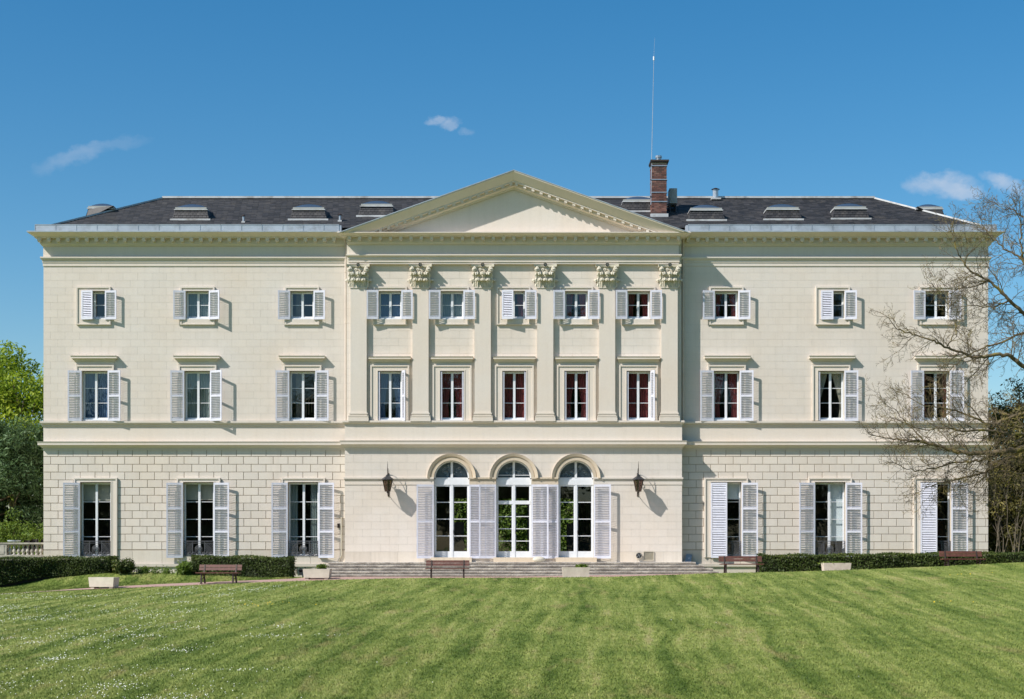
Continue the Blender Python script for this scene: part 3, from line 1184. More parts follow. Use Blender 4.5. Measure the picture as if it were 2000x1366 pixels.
# sill course of the wings, impost band of the pavilion
mb = MB()
sill = [(0.02, 1110, 1107), (0.07, 1107, 1101.5)]
sweep(mb, faces_profile(sill, -0.03), XL, wx(660), -0.03, 0.9, 0, 1)
sweep(mb, faces_profile(sill, -0.03), wx(1345), XR, -0.03, 0, 0.9, None, 1)
mb.build('sill_course', M['plinth'], house)
imp = [(0.02, 947, 938), (0.05, 938, 935.5), (0.08, 935.5, 932.5)]
edges = [GL] + [e for h in door_holes for e in (h[0] - 0.002, h[1] + 0.002)] + [GR]
for k in range(0, 8, 2):
    mb = MB()
    sweep(mb, faces_profile(imp, YG), edges[k], edges[k + 1], YG, 0.6 if k == 0 else 0, 0.6 if k == 6 else 0, 0.6, 0.6)
    mb.build('impost_band', M['trim'] if k in (0, 6) else M['arch'], house)

# --- pediment
TX0, TX1, TXA = wx(662, YPIL - 0.56), wx(1346, YPIL - 0.56), wx(1003.5, YPIL - 0.56)
ZA = wz(333, YPIL - 0.62)
ZE = wz(455, YPIL - 0.62)


def rake(x):
    return (x - TX0) / (TXA - TX0) * (ZA - ZE) if x <= TXA else (TX1 - x) / (TX1 - TXA) * (ZA - ZE)


sc = (D + YPIL) / F
rk = [(0.04, -30 * sc), (0.04, -27 * sc), (0.10, -25.5 * sc), (0.19, -25 * sc), (0.19, -20 * sc), (0.34, -19.5 * sc), (0.34, -16.5 * sc), (0.37, -16 * sc), (0.60, -2.6 * sc), (0.62, -2.4 * sc), (0.62, 0.0)]
rk = [(p, ZE + z) for p, z in rk]
for (xa, xb) in ((TX0 + 0.0, TXA), (TXA, TX1)):
    mb = MB()
    rkp = [(-0.03, rk[0][1])] + rk + [(-0.03, rk[-1][1])]
    sl_ = (ZA - ZE) / (TXA - TX0)
    clip = [max(0.0, PCORN - 0.012 - z) / sl_ for p, z in rkp]
    nn_ = len(rkp)
    if xa == TX0:
        QA = [(TX0 + c_, YPIL - p, z + rake(TX0 + c_)) for (p, z), c_ in zip(rkp, clip)]
        QB = [(TXA, YPIL - p, z + rake(TXA)) for p, z in rkp]
    else:
        QA = [(TXA, YPIL - p, z + rake(TXA)) for p, z in rkp]
        QB = [(TX1 - c_, YPIL - p, z + rake(TX1 - c_)) for (p, z), c_ in zip(rkp, clip)]
    mb.add(QA + QB, [(i, i + nn_, i + 1 + nn_, i + 1) for i in range(nn_ - 1)])
    mb.build('raking_cornice', M['trim'], house)
mod = []
nn = 17
for k in range(nn):
    mod.append(TX0 + 1.75 + (TXA - 0.12 - TX0 - 1.75) * k / (nn - 1))
    mod.append(TX1 - 1.75 - (TX1 - TXA - 0.12 - 1.75) * k / (nn - 1))
modillions('modillions', mod, YPIL, ZE - 19.6 * sc, 0.18, 0.32, 0.12, 0.10, rake)
mb = MB()
mb.add([(TX0 + 0.3, YPIL + 0.06, PCORN - 0.05), (TX1 - 0.3, YPIL + 0.06, PCORN - 0.05), (TXA, YPIL + 0.06, ZA - 0.25)], [(0, 1, 2)])
mb.build('tympanum', M['wall'], house)

# --- roof
EZ = wz(445, 0)
TZ = wz(388, 4.4)
RY = 4.4
A_ = (XL, 0.0, EZ)
B_ = (XR, 0.0, EZ)
tl, tr = wx(318, RY), wx(1707, RY)
Tl, Tr = (tl, RY, TZ), (tr, RY, TZ)
Bl, Br = (tl, DEPTH - RY, TZ), (tr, DEPTH - RY, TZ)
Cc, Dd = (XR, DEPTH, EZ), (XL, DEPTH, EZ)
mb = MB()
e = 0.02
mb.add([A_, B_, Tr, Tl], [(0, 1, 2, 3)])
mb.add([A_, Tl, Bl, Dd], [(0, 1, 2, 3)])
mb.add([B_, Cc, Br, Tr], [(0, 1, 2, 3)])
mb.add([Dd, Bl, Br, Cc], [(0, 1, 2, 3)])
mb.add([Tl, Tr, Br, Bl], [(0, 1, 2, 3)])
roof = mb.build('roof', M['slate'], house)
# slates, course by course
mb = MB()
SL = Vector((0, RY, TZ - EZ))
slen = SL.length
nc = 36
rs = random.Random(5)
for i in range(nc):
    t0, t1 = i / nc, (i + 1) / nc
    xa, xb = XL + (tl - XL) * t0 + 0.05, XR + (tr - XR) * t0 - 0.05
    xa1, xb1 = XL + (tl - XL) * t1, XR + (tr - XR) * t1
    x = xa - (0.13 if i % 2 else 0)
    while x < xb:
        a, b = max(x, xa), min(x + 0.255, xb)
        x += 0.26
        if b - a < 0.05:
            continue
        l0, l1 = 0.020 + rs.random() * 0.012, 0.003
        y0, z0 = RY * t0, EZ + (TZ - EZ) * t0
        y1, z1 = RY * t1, EZ + (TZ - EZ) * t1
        a1, b1 = max(a, xa1), min(b, xb1)
        if b1 < a1:
            continue
        mb.add([(a, y0, z0 + l0), (b, y0, z0 + l0), (b1, y1, z1 + l1), (a1, y1, z1 + l1), (a, y0, z0 - 0.005), (b, y0, z0 - 0.005)],
               [(0, 1, 2, 3), (4, 5, 1, 0)], rs.random())
tag(mb.build('slates', M['slate'], roof), kind='stuff')
mb = MB()
mb.bar((tl, RY, TZ + 0.03), (tr, RY, TZ + 0.03), 0.32, 0.09)
for p, q in ((A_, Tl), (B_, Tr)):
    mb.bar((p[0], p[1], p[2] + 0.03), (q[0], q[1], q[2] + 0.03), 0.24, 0.07)
mb.build('ridge_flashing', M['zinc_pale'], roof)
# gable roof behind the pediment
mb = MB()
ov = 0.03
yb_ = RY + 1.0
for xa, za, xb, zb in ((TX0, ZE + ov, TXA, ZA + ov), (TXA, ZA + ov, TX1, ZE + ov)):
    mb.add([(xa, YPIL - 0.64, za), (xb, YPIL - 0.64, zb), (xb, yb_, zb), (xa, yb_, za), (xa, YPIL - 0.64, za - 0.035), (xb, YPIL - 0.64, zb - 0.035)], [(0, 1, 2, 3), (4, 5, 1, 0)])
mb.build('pavilion_roof', M['zinc'], house)

# zinc gutter box with one sheet per metre
zb0, zb1 = CORN_Z + 0.0, wz(439.5, -0.33)
mb = MB()
sweep(mb, [(0.40, CORN_Z - 0.06), (0.40, CORN_Z + 0.005), (0.665, CORN_Z + 0.02), (0.665, CORN_Z - 0.03)][::-1], XL, wx(662), 0, SIDE, 0, DEPTH)
sweep(mb, [(0.40, CORN_Z - 0.06), (0.40, CORN_Z + 0.005), (0.665, CORN_Z + 0.02), (0.665, CORN_Z - 0.03)][::-1], wx(1344), XR, 0, 0, SIDE, None, DEPTH)
mb.box(XL - 0.28, wx(668), -0.31, 0.0, CORN_Z - 0.02, zb1 - 0.015)
mb.box(wx(1338), XR + 0.28, -0.31, 0.0, CORN_Z - 0.02, zb1 - 0.015)
mb.box(XL - 0.28, XL, 0.0, DEPTH, CORN_Z - 0.02, zb1 - 0.015)
mb.box(XR, XR + 0.28, 0.0, DEPTH, CORN_Z - 0.02, zb1 - 0.015)
mb.build('gutter_box', M['zinc'], house)
pm = MB()
pw = 40.3 * 69.67 / F
pm.box(0.006, pw - 0.006, -0.02, 0.0, 0.012, zb1 - zb0)
pm.box(0.006, pw - 0.006, -0.035, 0.0, zb1 - zb0, zb1 - zb0 + 0.022)
pm.box(0.0, 0.02, -0.032, 0.0, 0.01, zb1 - zb0)
panel = None
for x0, x1 in ((XL - 0.28, wx(664)), (wx(1342), XR + 0.28)):
    n = int((x1 - x0) / pw) + 1
    for k in range(n):
        x = x0 + k * pw
        if x > x1 - 0.2:
            break
        sxx = min(1.0, (x1 - x) / pw)
        if panel is None:
            o = pm.build('zinc_panel', M['zinc'], house, (x, -0.312, zb0))
            panel = o.data
        else:
            o = link('zinc_panel', panel, house, (x, -0.312, zb0))
        o.scale = (sxx, 1, 1)
        o.rotation_euler = (random.uniform(-0.02, 0.02), 0, random.uniform(-0.004, 0.004))


def slope_y(px_y, y):
    return EZ + (TZ - EZ) * y / RY


# skylights
def skylight_parts(root, w, dy, h, seed):
    rs = random.Random(seed)
    s = (TZ - EZ) / RY
    wb = w / 2 + 0.12
    wt_ = w / 2
    z1 = h
    mb = MB()
    P = [(-wb, 0, 0), (wb, 0, 0), (wb, dy, dy * s), (-wb, dy, dy * s), (-wt_, 0.12, z1), (wt_, 0.12, z1), (wt_, dy - 0.02, z1), (-wt_, dy - 0.02, z1)]
    P = [(x, y, z - 0.06 if i < 4 else z) for i, (x, y, z) in enumerate(P)]
    mb.add(P, [(0, 1, 5, 4), (1, 2, 6, 5), (3, 0, 4, 7), (4, 5, 6, 7), (2, 3, 7, 6)])
    mb.build('curb', M['curb_slate'], root)
    sl = MB()
    rows = 4
    for r in range(rows):
        t0, t1 = r / rows, (r + 1) / rows
        ww0, ww1 = wb + (wt_ - wb) * t0, wb + (wt_ - wb) * t1
        nn_ = 9
        for k in range(nn_ + (r % 2)):
            u0 = (k - (0.5 if r % 2 else 0)) / nn_
            u1 = u0 + 1 / nn_ - 0.008
            u0, u1 = max(0, u0), min(1, u1)
            if u1 <= u0:
                continue
            a0, b0 = -ww0 + 2 * ww0 * u0, -ww0 + 2 * ww0 * u1
            a1, b1 = -ww1 + 2 * ww1 * u0, -ww1 + 2 * ww1 * u1
            sl.add([(a0, 0.12 * t0 - 0.024, z1 * t0), (b0, 0.12 * t0 - 0.024, z1 * t0), (b1, 0.12 * t1 - 0.006, z1 * t1), (a1, 0.12 * t1 - 0.006, z1 * t1)], [(0, 1, 2, 3)], rs.random())
    tag(sl.build('curb_slates', M['curb_slate'], root), kind='stuff')
    mb = MB()
    mb.box(-wb - 0.06, wb + 0.06, -0.09, 0.0, -0.03, 0.05)
    mb.build('base_flashing', M['zinc_pale'], root)
    mb = MB()
    mb.box(-wt_ - 0.03, wt_ + 0.03, 0.05, dy + 0.03, z1, z1 + 0.04)
    mb.build('rim', M['zinc_pale'], root)
    mb = MB()
    mb.box(-wt_ + 0.02, wt_ - 0.02, 0.09, dy - 0.02, z1 + 0.045, z1 + 0.13)
    mb.build('dome_frame', M['acgrey'], root)
    mb = MB()
    nx_, ny_ = 12, 8
    vv, ff = [], []
    for j in range(ny_ + 1):
        for i in range(nx_ + 1):
            u, v = i / nx_ * 2 - 1, j / ny_ * 2 - 1
            vv.append((u * (wt_ - 0.06), 0.12 + (v + 1) / 2 * (dy - 0.2), z1 + 0.13 + 0.22 * (1 - u ** 2) ** 0.6 * (1 - v ** 2) ** 0.6))
    for j in range(ny_):
        for i in range(nx_):
            a = j * (nx_ + 1) + i
            ff.append((a, a + 1, a + nx_ + 2, a + nx_ + 1))
    mb.add(vv, ff)
    mb.build('dome', M['dome'], root, smooth=True)


def copy_tree(o, parent=None):
    c = o.copy()
    C.objects.link(c)
    if parent is not None:
        c.parent = parent
    for ch in list(o.children):
        copy_tree(ch, c)
    return c


sky_spots = [(372, 1.08, 0), (602, 1.08, 0), (735, 1.6, 0), (1248, 2.3, 0), (1380, 1.0, 0), (1530, 1.1, 0), (1662, 1.2, 0)]
proto = None
sky_names = ['skylight above the left end of the front roof slope', 'skylight left of the pediment', 'skylight half hidden by the left slope of the pediment',
             'skylight just left of the brick chimney', 'skylight just right of the brick chimney', 'middle skylight of the right roof slope', 'rightmost skylight of the front roof slope']
for i, (px, y, _) in enumerate(sky_spots):
    if proto is None:
        proto = link('skylight', None, house)
        skylight_parts(proto, 1.42, 1.25, 0.46, 3)
        o = proto
    else:
        o = copy_tree(proto)
    o.location = (wx(px, y), y, slope_y(0, y))
    o['label'] = sky_names[i]
for (xx, yy_, lab) in ((XL + 1.85, 2.95, 'skylight on the left end slope'), (XR - 1.85, 3.1, 'skylight on the right end slope')):
    o = copy_tree(proto)
    sgn = 1 if xx < 0 else -1
    o.location = (xx + (-0.6 if sgn > 0 else 0.6), yy_, EZ + (TZ - EZ) * 1.25 / (tl - XL) + 0.18)
    o.rotation_euler = (0, 0, R(-90) if sgn > 0 else R(90))
    o['label'] = lab

# roof vents
def vent(px, py0, py1, y, r, capr):
    mb = MB()
    x = wx(px, y)
    zb, zt = slope_y(0, min(y, RY)) - 0.05, wz(py1, y)
    mb.lathe([(r, zb), (r, zt - 0.1), (r * 1.1, zt - 0.1), (r * 1.1, zt - 0.06)], x, y, 12)
    o = mb.build('roof_vent', M['metal'], house)
    c = MB()
    c.lathe([(r * 0.5, zt - 0.08), (r * 0.5, zt - 0.03), (capr, zt - 0.03), (capr * 0.3, zt + 0.03)], x, y, 12)
    c.build('cap', M['rust_iron'], o)
    f = MB()
    f.box(x - r * 1.7, x + r * 1.7, y - r * 2, y + r, zb + 0.02, zb + 0.09)
    f.build('vent_flashing', M['zinc_pale'], o)


vent(475.5, 433, 421, 0.75, 0.045, 0.09)
vent(664, 433, 419, 0.9, 0.05, 0.12)
vent(1397.5, 391, 369, 4.2, 0.13, 0.20)
mb = MB()
mb.lathe([(0.2, TZ), (0.2, TZ + 0.12), (0.1, TZ + 0.2), (0.02, TZ + 0.22)], wx(592, 5.2), 5.2, 12)
mb.build('roof_vent', M['iron'], house)

# --- chimney
CY = 1.55
cx0, cx1 = wx(1273, CY), wx(1302.5, CY)
cw = cx1 - cx0
cz0, cz1 = slope_y(0, CY) - 0.25, wz(318, CY)
chim = MB()
chim.box(cx0 + 0.012, cx1 - 0.012, CY + 0.012, CY + cw * 1.3, cz0, cz1)
ch = chim.build('chimney', M['mortar'], house)
bh_, bl_ = 0.074, 0.215
nrow = int((cz1 - cz0) / bh_)
br_cache = {}
joined = MB()
rb = random.Random(11)
nb = 0
for r in range(nrow):
    z = cz0 + r * bh_
    x = cx0 - (bl_ / 2 if r % 2 else 0)
    while x < cx1 - 0.01:
        a, b = max(x, cx0), min(x + bl_, cx1)
        x += bl_
        if b - a < 0.04:
            continue
        key = round(b - a, 3)
        if key not in br_cache:
            m = MB()
            m.box(0.005, b - a - 0.005, 0, 0.10, 0.006, bh_ - 0.006)
            br_cache[key] = m.build('brick', M['brick'], ch, (a, CY - rb.random() * 0.006, z)).data
        else:
            link('brick', br_cache[key], ch, (a, CY - rb.random() * 0.006, z))
        nb += 1
    for sx in (cx0, cx1 - 0.10):
        y = CY + 0.11
        while y < CY + cw * 1.3:
            joined.box(sx, sx + 0.10, y, min(y + bl_ - 0.01, CY + cw * 1.3), z + 0.006, z + bh_ - 0.006, rb.random())
            y += bl_
tag(joined.build('bricks', M['brick'], ch), kind='stuff')
mb = MB()
mb.box(cx0 - 0.03, cx1 + 0.05, CY - 0.05, CY + cw * 1.3 + 0.05, cz1, cz1 + 0.05)
mb.box(cx0 - 0.06, cx1 + 0.09, CY - 0.08, CY + cw * 1.3 + 0.08, cz1 + 0.05, cz1 + 0.12)
mb.build('chimney_cap', M['rust_iron'], ch)
for py in (324, 351, 376, 394):
    mb = MB()
    z = wz(py, CY)
    t_ = 0.018
    mb.box(cx0 - t_, cx1 + t_, CY - t_ - 0.006, CY - 0.004, z - 0.02, z + 0.02)
    mb.box(cx0 - t_, cx0 - 0.004, CY - 0.004, CY + cw * 1.3, z - 0.02, z + 0.02)
    mb.box(cx1 + 0.004, cx1 + t_, CY - 0.004, CY + cw * 1.3, z - 0.02, z + 0.02)
    mb.build('metal_band', M['metal'], ch)
mb = MB()
zc = cz1 + 0.12
fx = wx(1286.5, CY + 0.4)
mb.lathe([(0.13, zc), (0.13, zc + 0.10), (0.11, zc + 0.10), (0.11, zc + 0.16), (0.15, zc + 0.18), (0.15, zc + 0.27)], fx, CY + 0.4, 14)
mb.build('flue', M['metal'], ch)
mb = MB()
mb.box(cx0 - 0.05, cx1 + 0.06, CY - 0.06, CY + 0.2, slope_y(0, CY) - 0.03, slope_y(0, CY) + 0.14)
mb.build('lead_flashing', M['zinc_pale'], ch)

# --- pilasters and capitals
def capital_parts(root):
    """local: x centre 0, z 0 at the necking, front of the shaft at y 0."""
    H = 45 * sc
    W = 31.5 * sc
    mb = MB()
    # bell
    mb.add([(-W / 2 + 0.01, -0.01, 0.03), (W / 2 - 0.01, -0.01, 0.03), (W / 2 - 0.01, 0.15, 0.03), (-W / 2 + 0.01, 0.15, 0.03),
            (-W / 2 - 0.04, -0.07, H - 0.10), (W / 2 + 0.04, -0.07, H - 0.10), (W / 2 + 0.04, 0.15, H - 0.10), (-W / 2 - 0.04, 0.15, H - 0.10)],
           [(0, 1, 5, 4), (1, 2, 6, 5), (3, 0, 4, 7), (4, 5, 6, 7), (3, 2, 1, 0)])
    mb.build('bell', M['capital'], root)
    mb = MB()
    mb.box(-W / 2 - 0.025, W / 2 + 0.025, -0.03, 0.15, 0.0, 0.04)
    mb.build('necking', M['trim'], root)
    # abacus with a concave front
    mb = MB()
    pts = []
    n_ = 10
    for k in range(n_ + 1):
        u = k / n_ * 2 - 1
        pts.append((u * 0.49, -0.10 - 0.12 * u * u))
    lo = [(x, y, H - 0.10) for x, y in pts] + [(0.49, 0.15, H - 0.10), (-0.49, 0.15, H - 0.10)]
    hi = [(x, y - 0.02, H) for x, y in pts] + [(0.49, 0.15, H), (-0.49, 0.15, H)]
    m_ = len(lo)
    mb.add(lo + hi, [(k, (k + 1) % m_, (k + 1) % m_ + m_, k + m_) for k in range(m_)] + [tuple(range(m_ - 1, -1, -1)), tuple(range(m_, 2 * m_))])
    mb.build('abacus', M['capital'], root)

    def leaf(w, h, out, seed):
        """acanthus leaf: ribbed, lobed sides, tip curling over."""
        m = MB()
        nu, nv = 8, 12
        vv = []
        for j in range(nv + 1):
            t = j / nv
            if t < 0.72:
                y = -0.02 - out * 0.30 * (t / 0.72) ** 2
                z = h * t / 0.72
            else:
                a = (t - 0.72) / 0.28 * math.pi * 1.15
                y = -0.02 - out * 0.30 - out * 0.35 * (1 - math.cos(a)) * 0.95
                z = h + out * 0.30 * math.sin(a) * 1.1
            ww = w * (0.62 + 0.38 * math.sin(min(1, t * 1.25) * math.pi / 2)) * (1 + 0.20 * math.sin(t * 21)) * (1 if t < 0.8 else 1 - (t - 0.8) * 2.2)
            for i in range(nu + 1):
                u = i / nu * 2 - 1
                rib = 0.028 * math.cos(u * math.pi * 3.0) * (1 - 0.5 * t)
                vv.append((u * ww / 2, y - rib + 0.035 * u * u, z - 0.03 * abs(u) * (t > 0.7)))
        ff = [(j * (nu + 1) + i, j * (nu + 1) + i + 1, (j + 1) * (nu + 1) + i + 1, (j + 1) * (nu + 1) + i) for j in range(nv) for i in range(nu)]
        m.add(vv, ff)
        return m

    l1 = leaf(0.25, 0.30, 0.22, 1)
    first = l1.build('acanthus_leaf', M['capital'], root, (-0.22, -0.01, 0.04))
    for x in (0.22, 0.0):
        link('acanthus_leaf', first.data, root, (x, -0.01 if x else 0.0, 0.04))
    l2 = leaf(0.27, 0.56, 0.27, 2)
    s2 = l2.build('acanthus_leaf', M['capital'], root, (0.0, -0.025, 0.04))
    for x in (-0.33, 0.33):
        link('acanthus_leaf', s2.data, root, (x, 0.02, 0.04), (0, 0, -x * 1.4))
    for sx in (-1, 1):
        link('acanthus_leaf', first.data, root, (sx * 0.35, 0.09, 0.04), (0, 0, -sx * 1.2 * -1))
    # volutes
    for sx in (-1, 1):
        m = MB()
        pts = []
        for k in range(26):
            a = k / 25 * math.pi * 3.2
            r = 0.118 * (1 - k / 25 * 0.80)
            pts.append((sx * (0.37 + r * math.cos(a) * 0.9), -0.16 - 0.05 * (k / 25), H - 0.215 + r * math.sin(a)))
        st_ = [(sx * 0.10, -0.06, 0.50), (sx * 0.20, -0.09, 0.66), (sx * 0.34, -0.14, H - 0.115)]
        m.tube(smooth_pts(st_, 4) + pts[3:], [0.03] * 9 + [0.038] * 23, 6)
        m.tube([(sx * 0.38, -0.10, H - 0.215), (sx * 0.38, -0.235, H - 0.215)], 0.035, 8)
        m.build('volute', M['capital'], root, smooth=True)
        m = MB()
        pts = []
        for k in range(16):
            a = k / 15 * math.pi * 2.6
            r = 0.06 * (1 - k / 15 * 0.7)
            pts.append((sx * (0.10 - r * math.cos(a)), -0.12, H - 0.22 + r * math.sin(a)))
        m.tube([(sx * 0.10, -0.05, 0.5), (sx * 0.14, -0.08, 0.64)] + pts, 0.024, 5)
        m.build('helix', M['capital'], root, smooth=True)
    m = MB()
    for k in range(8):
        a = k * math.pi / 4
        m.bar((0, -0.16, H - 0.05), (0.075 * math.cos(a), -0.17, H - 0.05 + 0.075 * math.sin(a)), 0.04, 0.04, (0, 1, 0))
    m.lathe([(0.04, 0), (0.06, 0.03), (0.02, 0.05)], 0, 0, 8)
    r = m.build('rosette', M['capital'], root)
    m = MB()
    rr = [(0.062 * math.cos(a), -0.215, H - 0.02 + 0.062 * math.sin(a)) for a in [k * math.pi / 6 for k in range(13)]]
    m.tube(rr, 0.018, 6)
    m.build('iron_ring', M['iron'], root)


capz = wz(563, YPIL)
proto = None
for (a, b) in pil_x:
    mb = MB()
    mb.box(a, b, YPIL, YP + 0.05, wz(808, YPIL), capz)
    mb.build('pilaster_shaft', M['trim'], house)
    mb = MB()
    base = [(0.09, 823, 816), (0.07, 815, 812, 0.09), (0.03, 811, 809.5), (0.05, 809, 806.5), (0.015, 806.5, 804.5)]
    sweep(mb, faces_profile(base, YPIL), a, b, YPIL, 1.0, 1.0, 0.2, 0.2)
    mb.build('pilaster_base', M['trim'], house)
    if proto is None:
        proto = link('capital', None, house)
        capital_parts(proto)
        o = proto
    else:
        o = copy_tree(proto)
    o.location = ((a + b) / 2, YPIL, capz)

# archivolts
for (c, r, zs) in door_arches:
    mb = MB()
    prof = [(r - 0.004, 0.03), (r - 0.004, -0.05), (r + 0.12, -0.05), (r + 0.12, -0.035), (r + 0.16, -0.035), (r + 0.17, -0.085), (r + 0.285, -0.13), (r + 0.285, 0.03)]
    n = 36
    vv, ff = [], []
    m_ = len(prof)
    for k in range(n + 1):
        a = math.pi * k / n
        for (rr, y) in prof:
            vv.append((c + rr * math.cos(a), YG + y, zs + rr * math.sin(a)))
    for k in range(n):
        for j in range(m_ - 1):
            p = k * m_ + j
            ff.append((p + m_, p + m_ + 1, p + 1, p))
    ff += [tuple(range(m_)), tuple(n * m_ + j for j in range(m_ - 1, -1, -1))]
    mb.add(vv, ff)
    o = mb.build('archivolt', M['arch'], house)

# --- hoods over the first-floor windows
hood = [(0.02, 712, 706), (0.05, 706, 700.5, 0.12), (0.22, 700, 697.5), (0.22, 697.5, 694.8, 0.25)]


def add_hood(c, Y, half, ea, side):
    mb = MB()
    sweep(mb, faces_profile(hood if Y == 0 else [(p[0], p[1] + 1.5, p[2] + 1.5) + tuple(p[3:]) for p in hood], Y), wx(c - half, Y), wx(c + half, Y), Y, ea, ea, 0.1, 0.1)
    mb.build('window_hood', M['trim'], house)


for c in fir_c:
    add_hood(c - 0.5 if c < 1000 else c + 1, 0, 37, 0.75, 1)
for k, c in enumerate(pfir_c):
    a = wx(pil_px[k][1] + 1.0, YP)
    mid = wx(c, YP)
    mb = MB()
    sweep(mb, faces_profile([(p[0], p[1] + 1.5, p[2] + 1.5) + tuple(p[3:]) for p in hood], YP), wx(c - 39, YP), wx(c + 39, YP), YP, 0.2, 0.2, 0.05, 0.05)
    mb.build('window_hood', M['trim'], house)

# --- windows
cache = {}


def window_frame(w, h, cols, rows, fan=False):
    """white casements, y 0 = outer face of the frame; returns MB and pane rectangles."""
    mb = MB()
    fo, st_, mu, mid = 0.040, 0.034, 0.024, 0.092
    mb.box(-w / 2, -w / 2 + fo, 0, 0.09, 0, h)
    mb.box(w / 2 - fo, w / 2, 0, 0.09, 0, h)
    mb.box(-w / 2 + fo, w / 2 - fo, 0.002, 0.09, h - fo, h)
    mb.box(-w / 2 + fo, w / 2 - fo, -0.02, 0.09, 0, fo * 1.3)
    panes = []
    for s in (-1, 1):
        a, b = (-w / 2 + fo, -mid / 2 + 0.02) if s < 0 else (mid / 2 - 0.02, w / 2 - fo)
        z0, z1 = fo * 1.3, h - fo
        mb.box(a, a + st_ * 0.8, 0.012, 0.06, z0, z1)
        mb.box(b - st_ * 0.8, b, 0.012, 0.06, z0, z1)
        mb.box(a, b, 0.014, 0.058, z0, z0 + st_ * 1.2)
        mb.box(a, b, 0.014, 0.058, z1 - st_, z1)
        a2, b2, z2, z3 = a + st_ * 0.8, b - st_ * 0.8, z0 + st_ * 1.2, z1 - st_
        for r in range(rows):
            p, q = z2 + (z3 - z2) * r / rows, z2 + (z3 - z2) * (r + 1) / rows
            if r:
                mb.box(a2, b2, 0.018, 0.05, p - mu / 2, p + mu / 2)
            panes.append((a2, b2, p, q))
    mb.box(-mid / 2, mid / 2, -0.012, 0.05, fo * 1.3, h - fo)
    return mb, panes


pane_cache = {}


def add_panes(root, panes, rs, y=0.034):
    for (a, b, p, q) in panes:
        key = (round(b - a, 3), round(q - p, 3))
        if key not in pane_cache:
            m = MB()
            w, h = (b - a) / 2 + 0.004, (q - p) / 2 + 0.004
            m.add([(-w, 0, -h), (w, 0, -h), (w, 0, h), (-w, 0, h)], [(0, 1, 2, 3)])
            o = m.build('pane', M['glass'], root, ((a + b) / 2, y, (p + q) / 2))
            pane_cache[key] = o.data
        else:
            o = link('pane', pane_cache[key], root, ((a + b) / 2, y, (p + q) / 2))
        o.rotation_euler = (rs.uniform(-0.004, 0.004), 0, rs.uniform(-0.004, 0.004))


def surround_mb(w, h, side, top, bottom, proj=0.05):
    """flat architrave round an opening with a raised outer fillet; bottom = 0 for none."""
    mb = MB()
    a, b = w / 2, w / 2 + side
    fw = 0.055
    zb = -bottom if bottom else 0
    mb.box(-b, -a, -proj, 0.03, zb, h + top)
    mb.box(a, b, -proj, 0.03, zb, h + top)
    mb.box(-a, a, -proj, 0.03, h, h + top)
    if bottom:
        mb.box(-a, a, -proj - 0.003, 0.16, -bottom, 0)
        mb.box(-b - 0.015, b + 0.015, -proj - 0.035, 0.03, -bottom - 0.04, -bottom)
    # fillet
    q = proj + 0.035
    mb.box(-b - 0.012, -b + fw, -q, 0.03, zb, h + top + 0.012)
    mb.box(b - fw, b + 0.012, -q, 0.03, zb, h + top + 0.012)
    mb.box(-b + fw, b - fw, -q, 0.03, h + top - fw, h + top + 0.012)
    # inner bead
    mb.box(-a - 0.04, -a + 0.003, -proj - 0.014, 0.03, zb if not bottom else 0, h + 0.04)
    mb.box(a - 0.003, a + 0.04, -proj - 0.014, 0.03, zb if not bottom else 0, h + 0.04)
    mb.box(-a, a, -proj - 0.014, 0.03, h, h + 0.04)
    return mb


shut_cache = {}


def shutter_meshes(w, h, rails):
    key = (round(w, 3), round(h, 3))
    if key in shut_cache:
        return shut_cache[key]
    mb, lv = MB(), MB()
    t = 0.036
    s = 0.062
    mb.box(0, s, -t / 2, t / 2, 0, h)
    mb.box(w - s, w, -t / 2, t / 2, 0, h)
    zr = [0.0] + rails + [h]
    cuts = [(0, 0.11)] + [(r - 0.04, r + 0.04) for r in rails] + [(h - 0.085, h)]
    for a, b in cuts:
        mb.box(s, w - s, -t / 2 + 0.002, t / 2 - 0.002, a, b)
    for k in range(len(cuts) - 1):
        z0, z1 = cuts[k][1], cuts[k + 1][0]
        n = max(1, int((z1 - z0) / 0.071))
        for i in range(n):
            z = z0 + (i + 0.5) * (z1 - z0) / n
            dy, dz = 0.0165, 0.0215
            th = 0.005
            # outer edge (-y, the weather side when closed) is the lower one
            P = [(s, -dy, z - dz - th), (w - s, -dy, z - dz - th), (w - s, dy, z + dz - th), (s, dy, z + dz - th),
                 (s, -dy, z - dz + th), (w - s, -dy, z - dz + th), (w - s, dy, z + dz + th), (s, dy, z + dz + th)]
            lv.add(P, [(0, 1, 5, 4), (4, 5, 6, 7), (2, 3, 7, 6), (3, 2, 1, 0)])
    # hinges and stay
    for z in (0.18 * h, 0.82 * h):
        mb.box(-0.02, 0.10, -t / 2 - 0.006, -t / 2 + 0.001, z - 0.015, z + 0.015)
    me1 = mb.build('shutter', M['shutter'], None)
    me2 = lv.build('louvres', M['louvre'], None)
    r = (me1.data, me2.data)
    bpy.data.objects.remove(me1)
    bpy.data.objects.remove(me2)
    shut_cache[key] = r
    return r


def add_shutter(xh, zb, Y, w, h, side, ang, rails, label=None, off=0.07):
    """side -1: hinged at the left jamb; ang 0 = closed, 180 = flat on the wall."""
    a = R(ang)
    me1, me2 = shutter_meshes(w, h, rails)
    o = link('shutter', me1, house, (xh, Y - off, zb))
    if side < 0:
        o.rotation_euler = (0, 0, -a)
    else:
        o.scale = (-1, 1, 1)
        o.rotation_euler = (0, 0, a)
    l = link('louvres', me2, o)
    tag(l, kind='stuff')
    if label:
        o['label'] = label
    return o


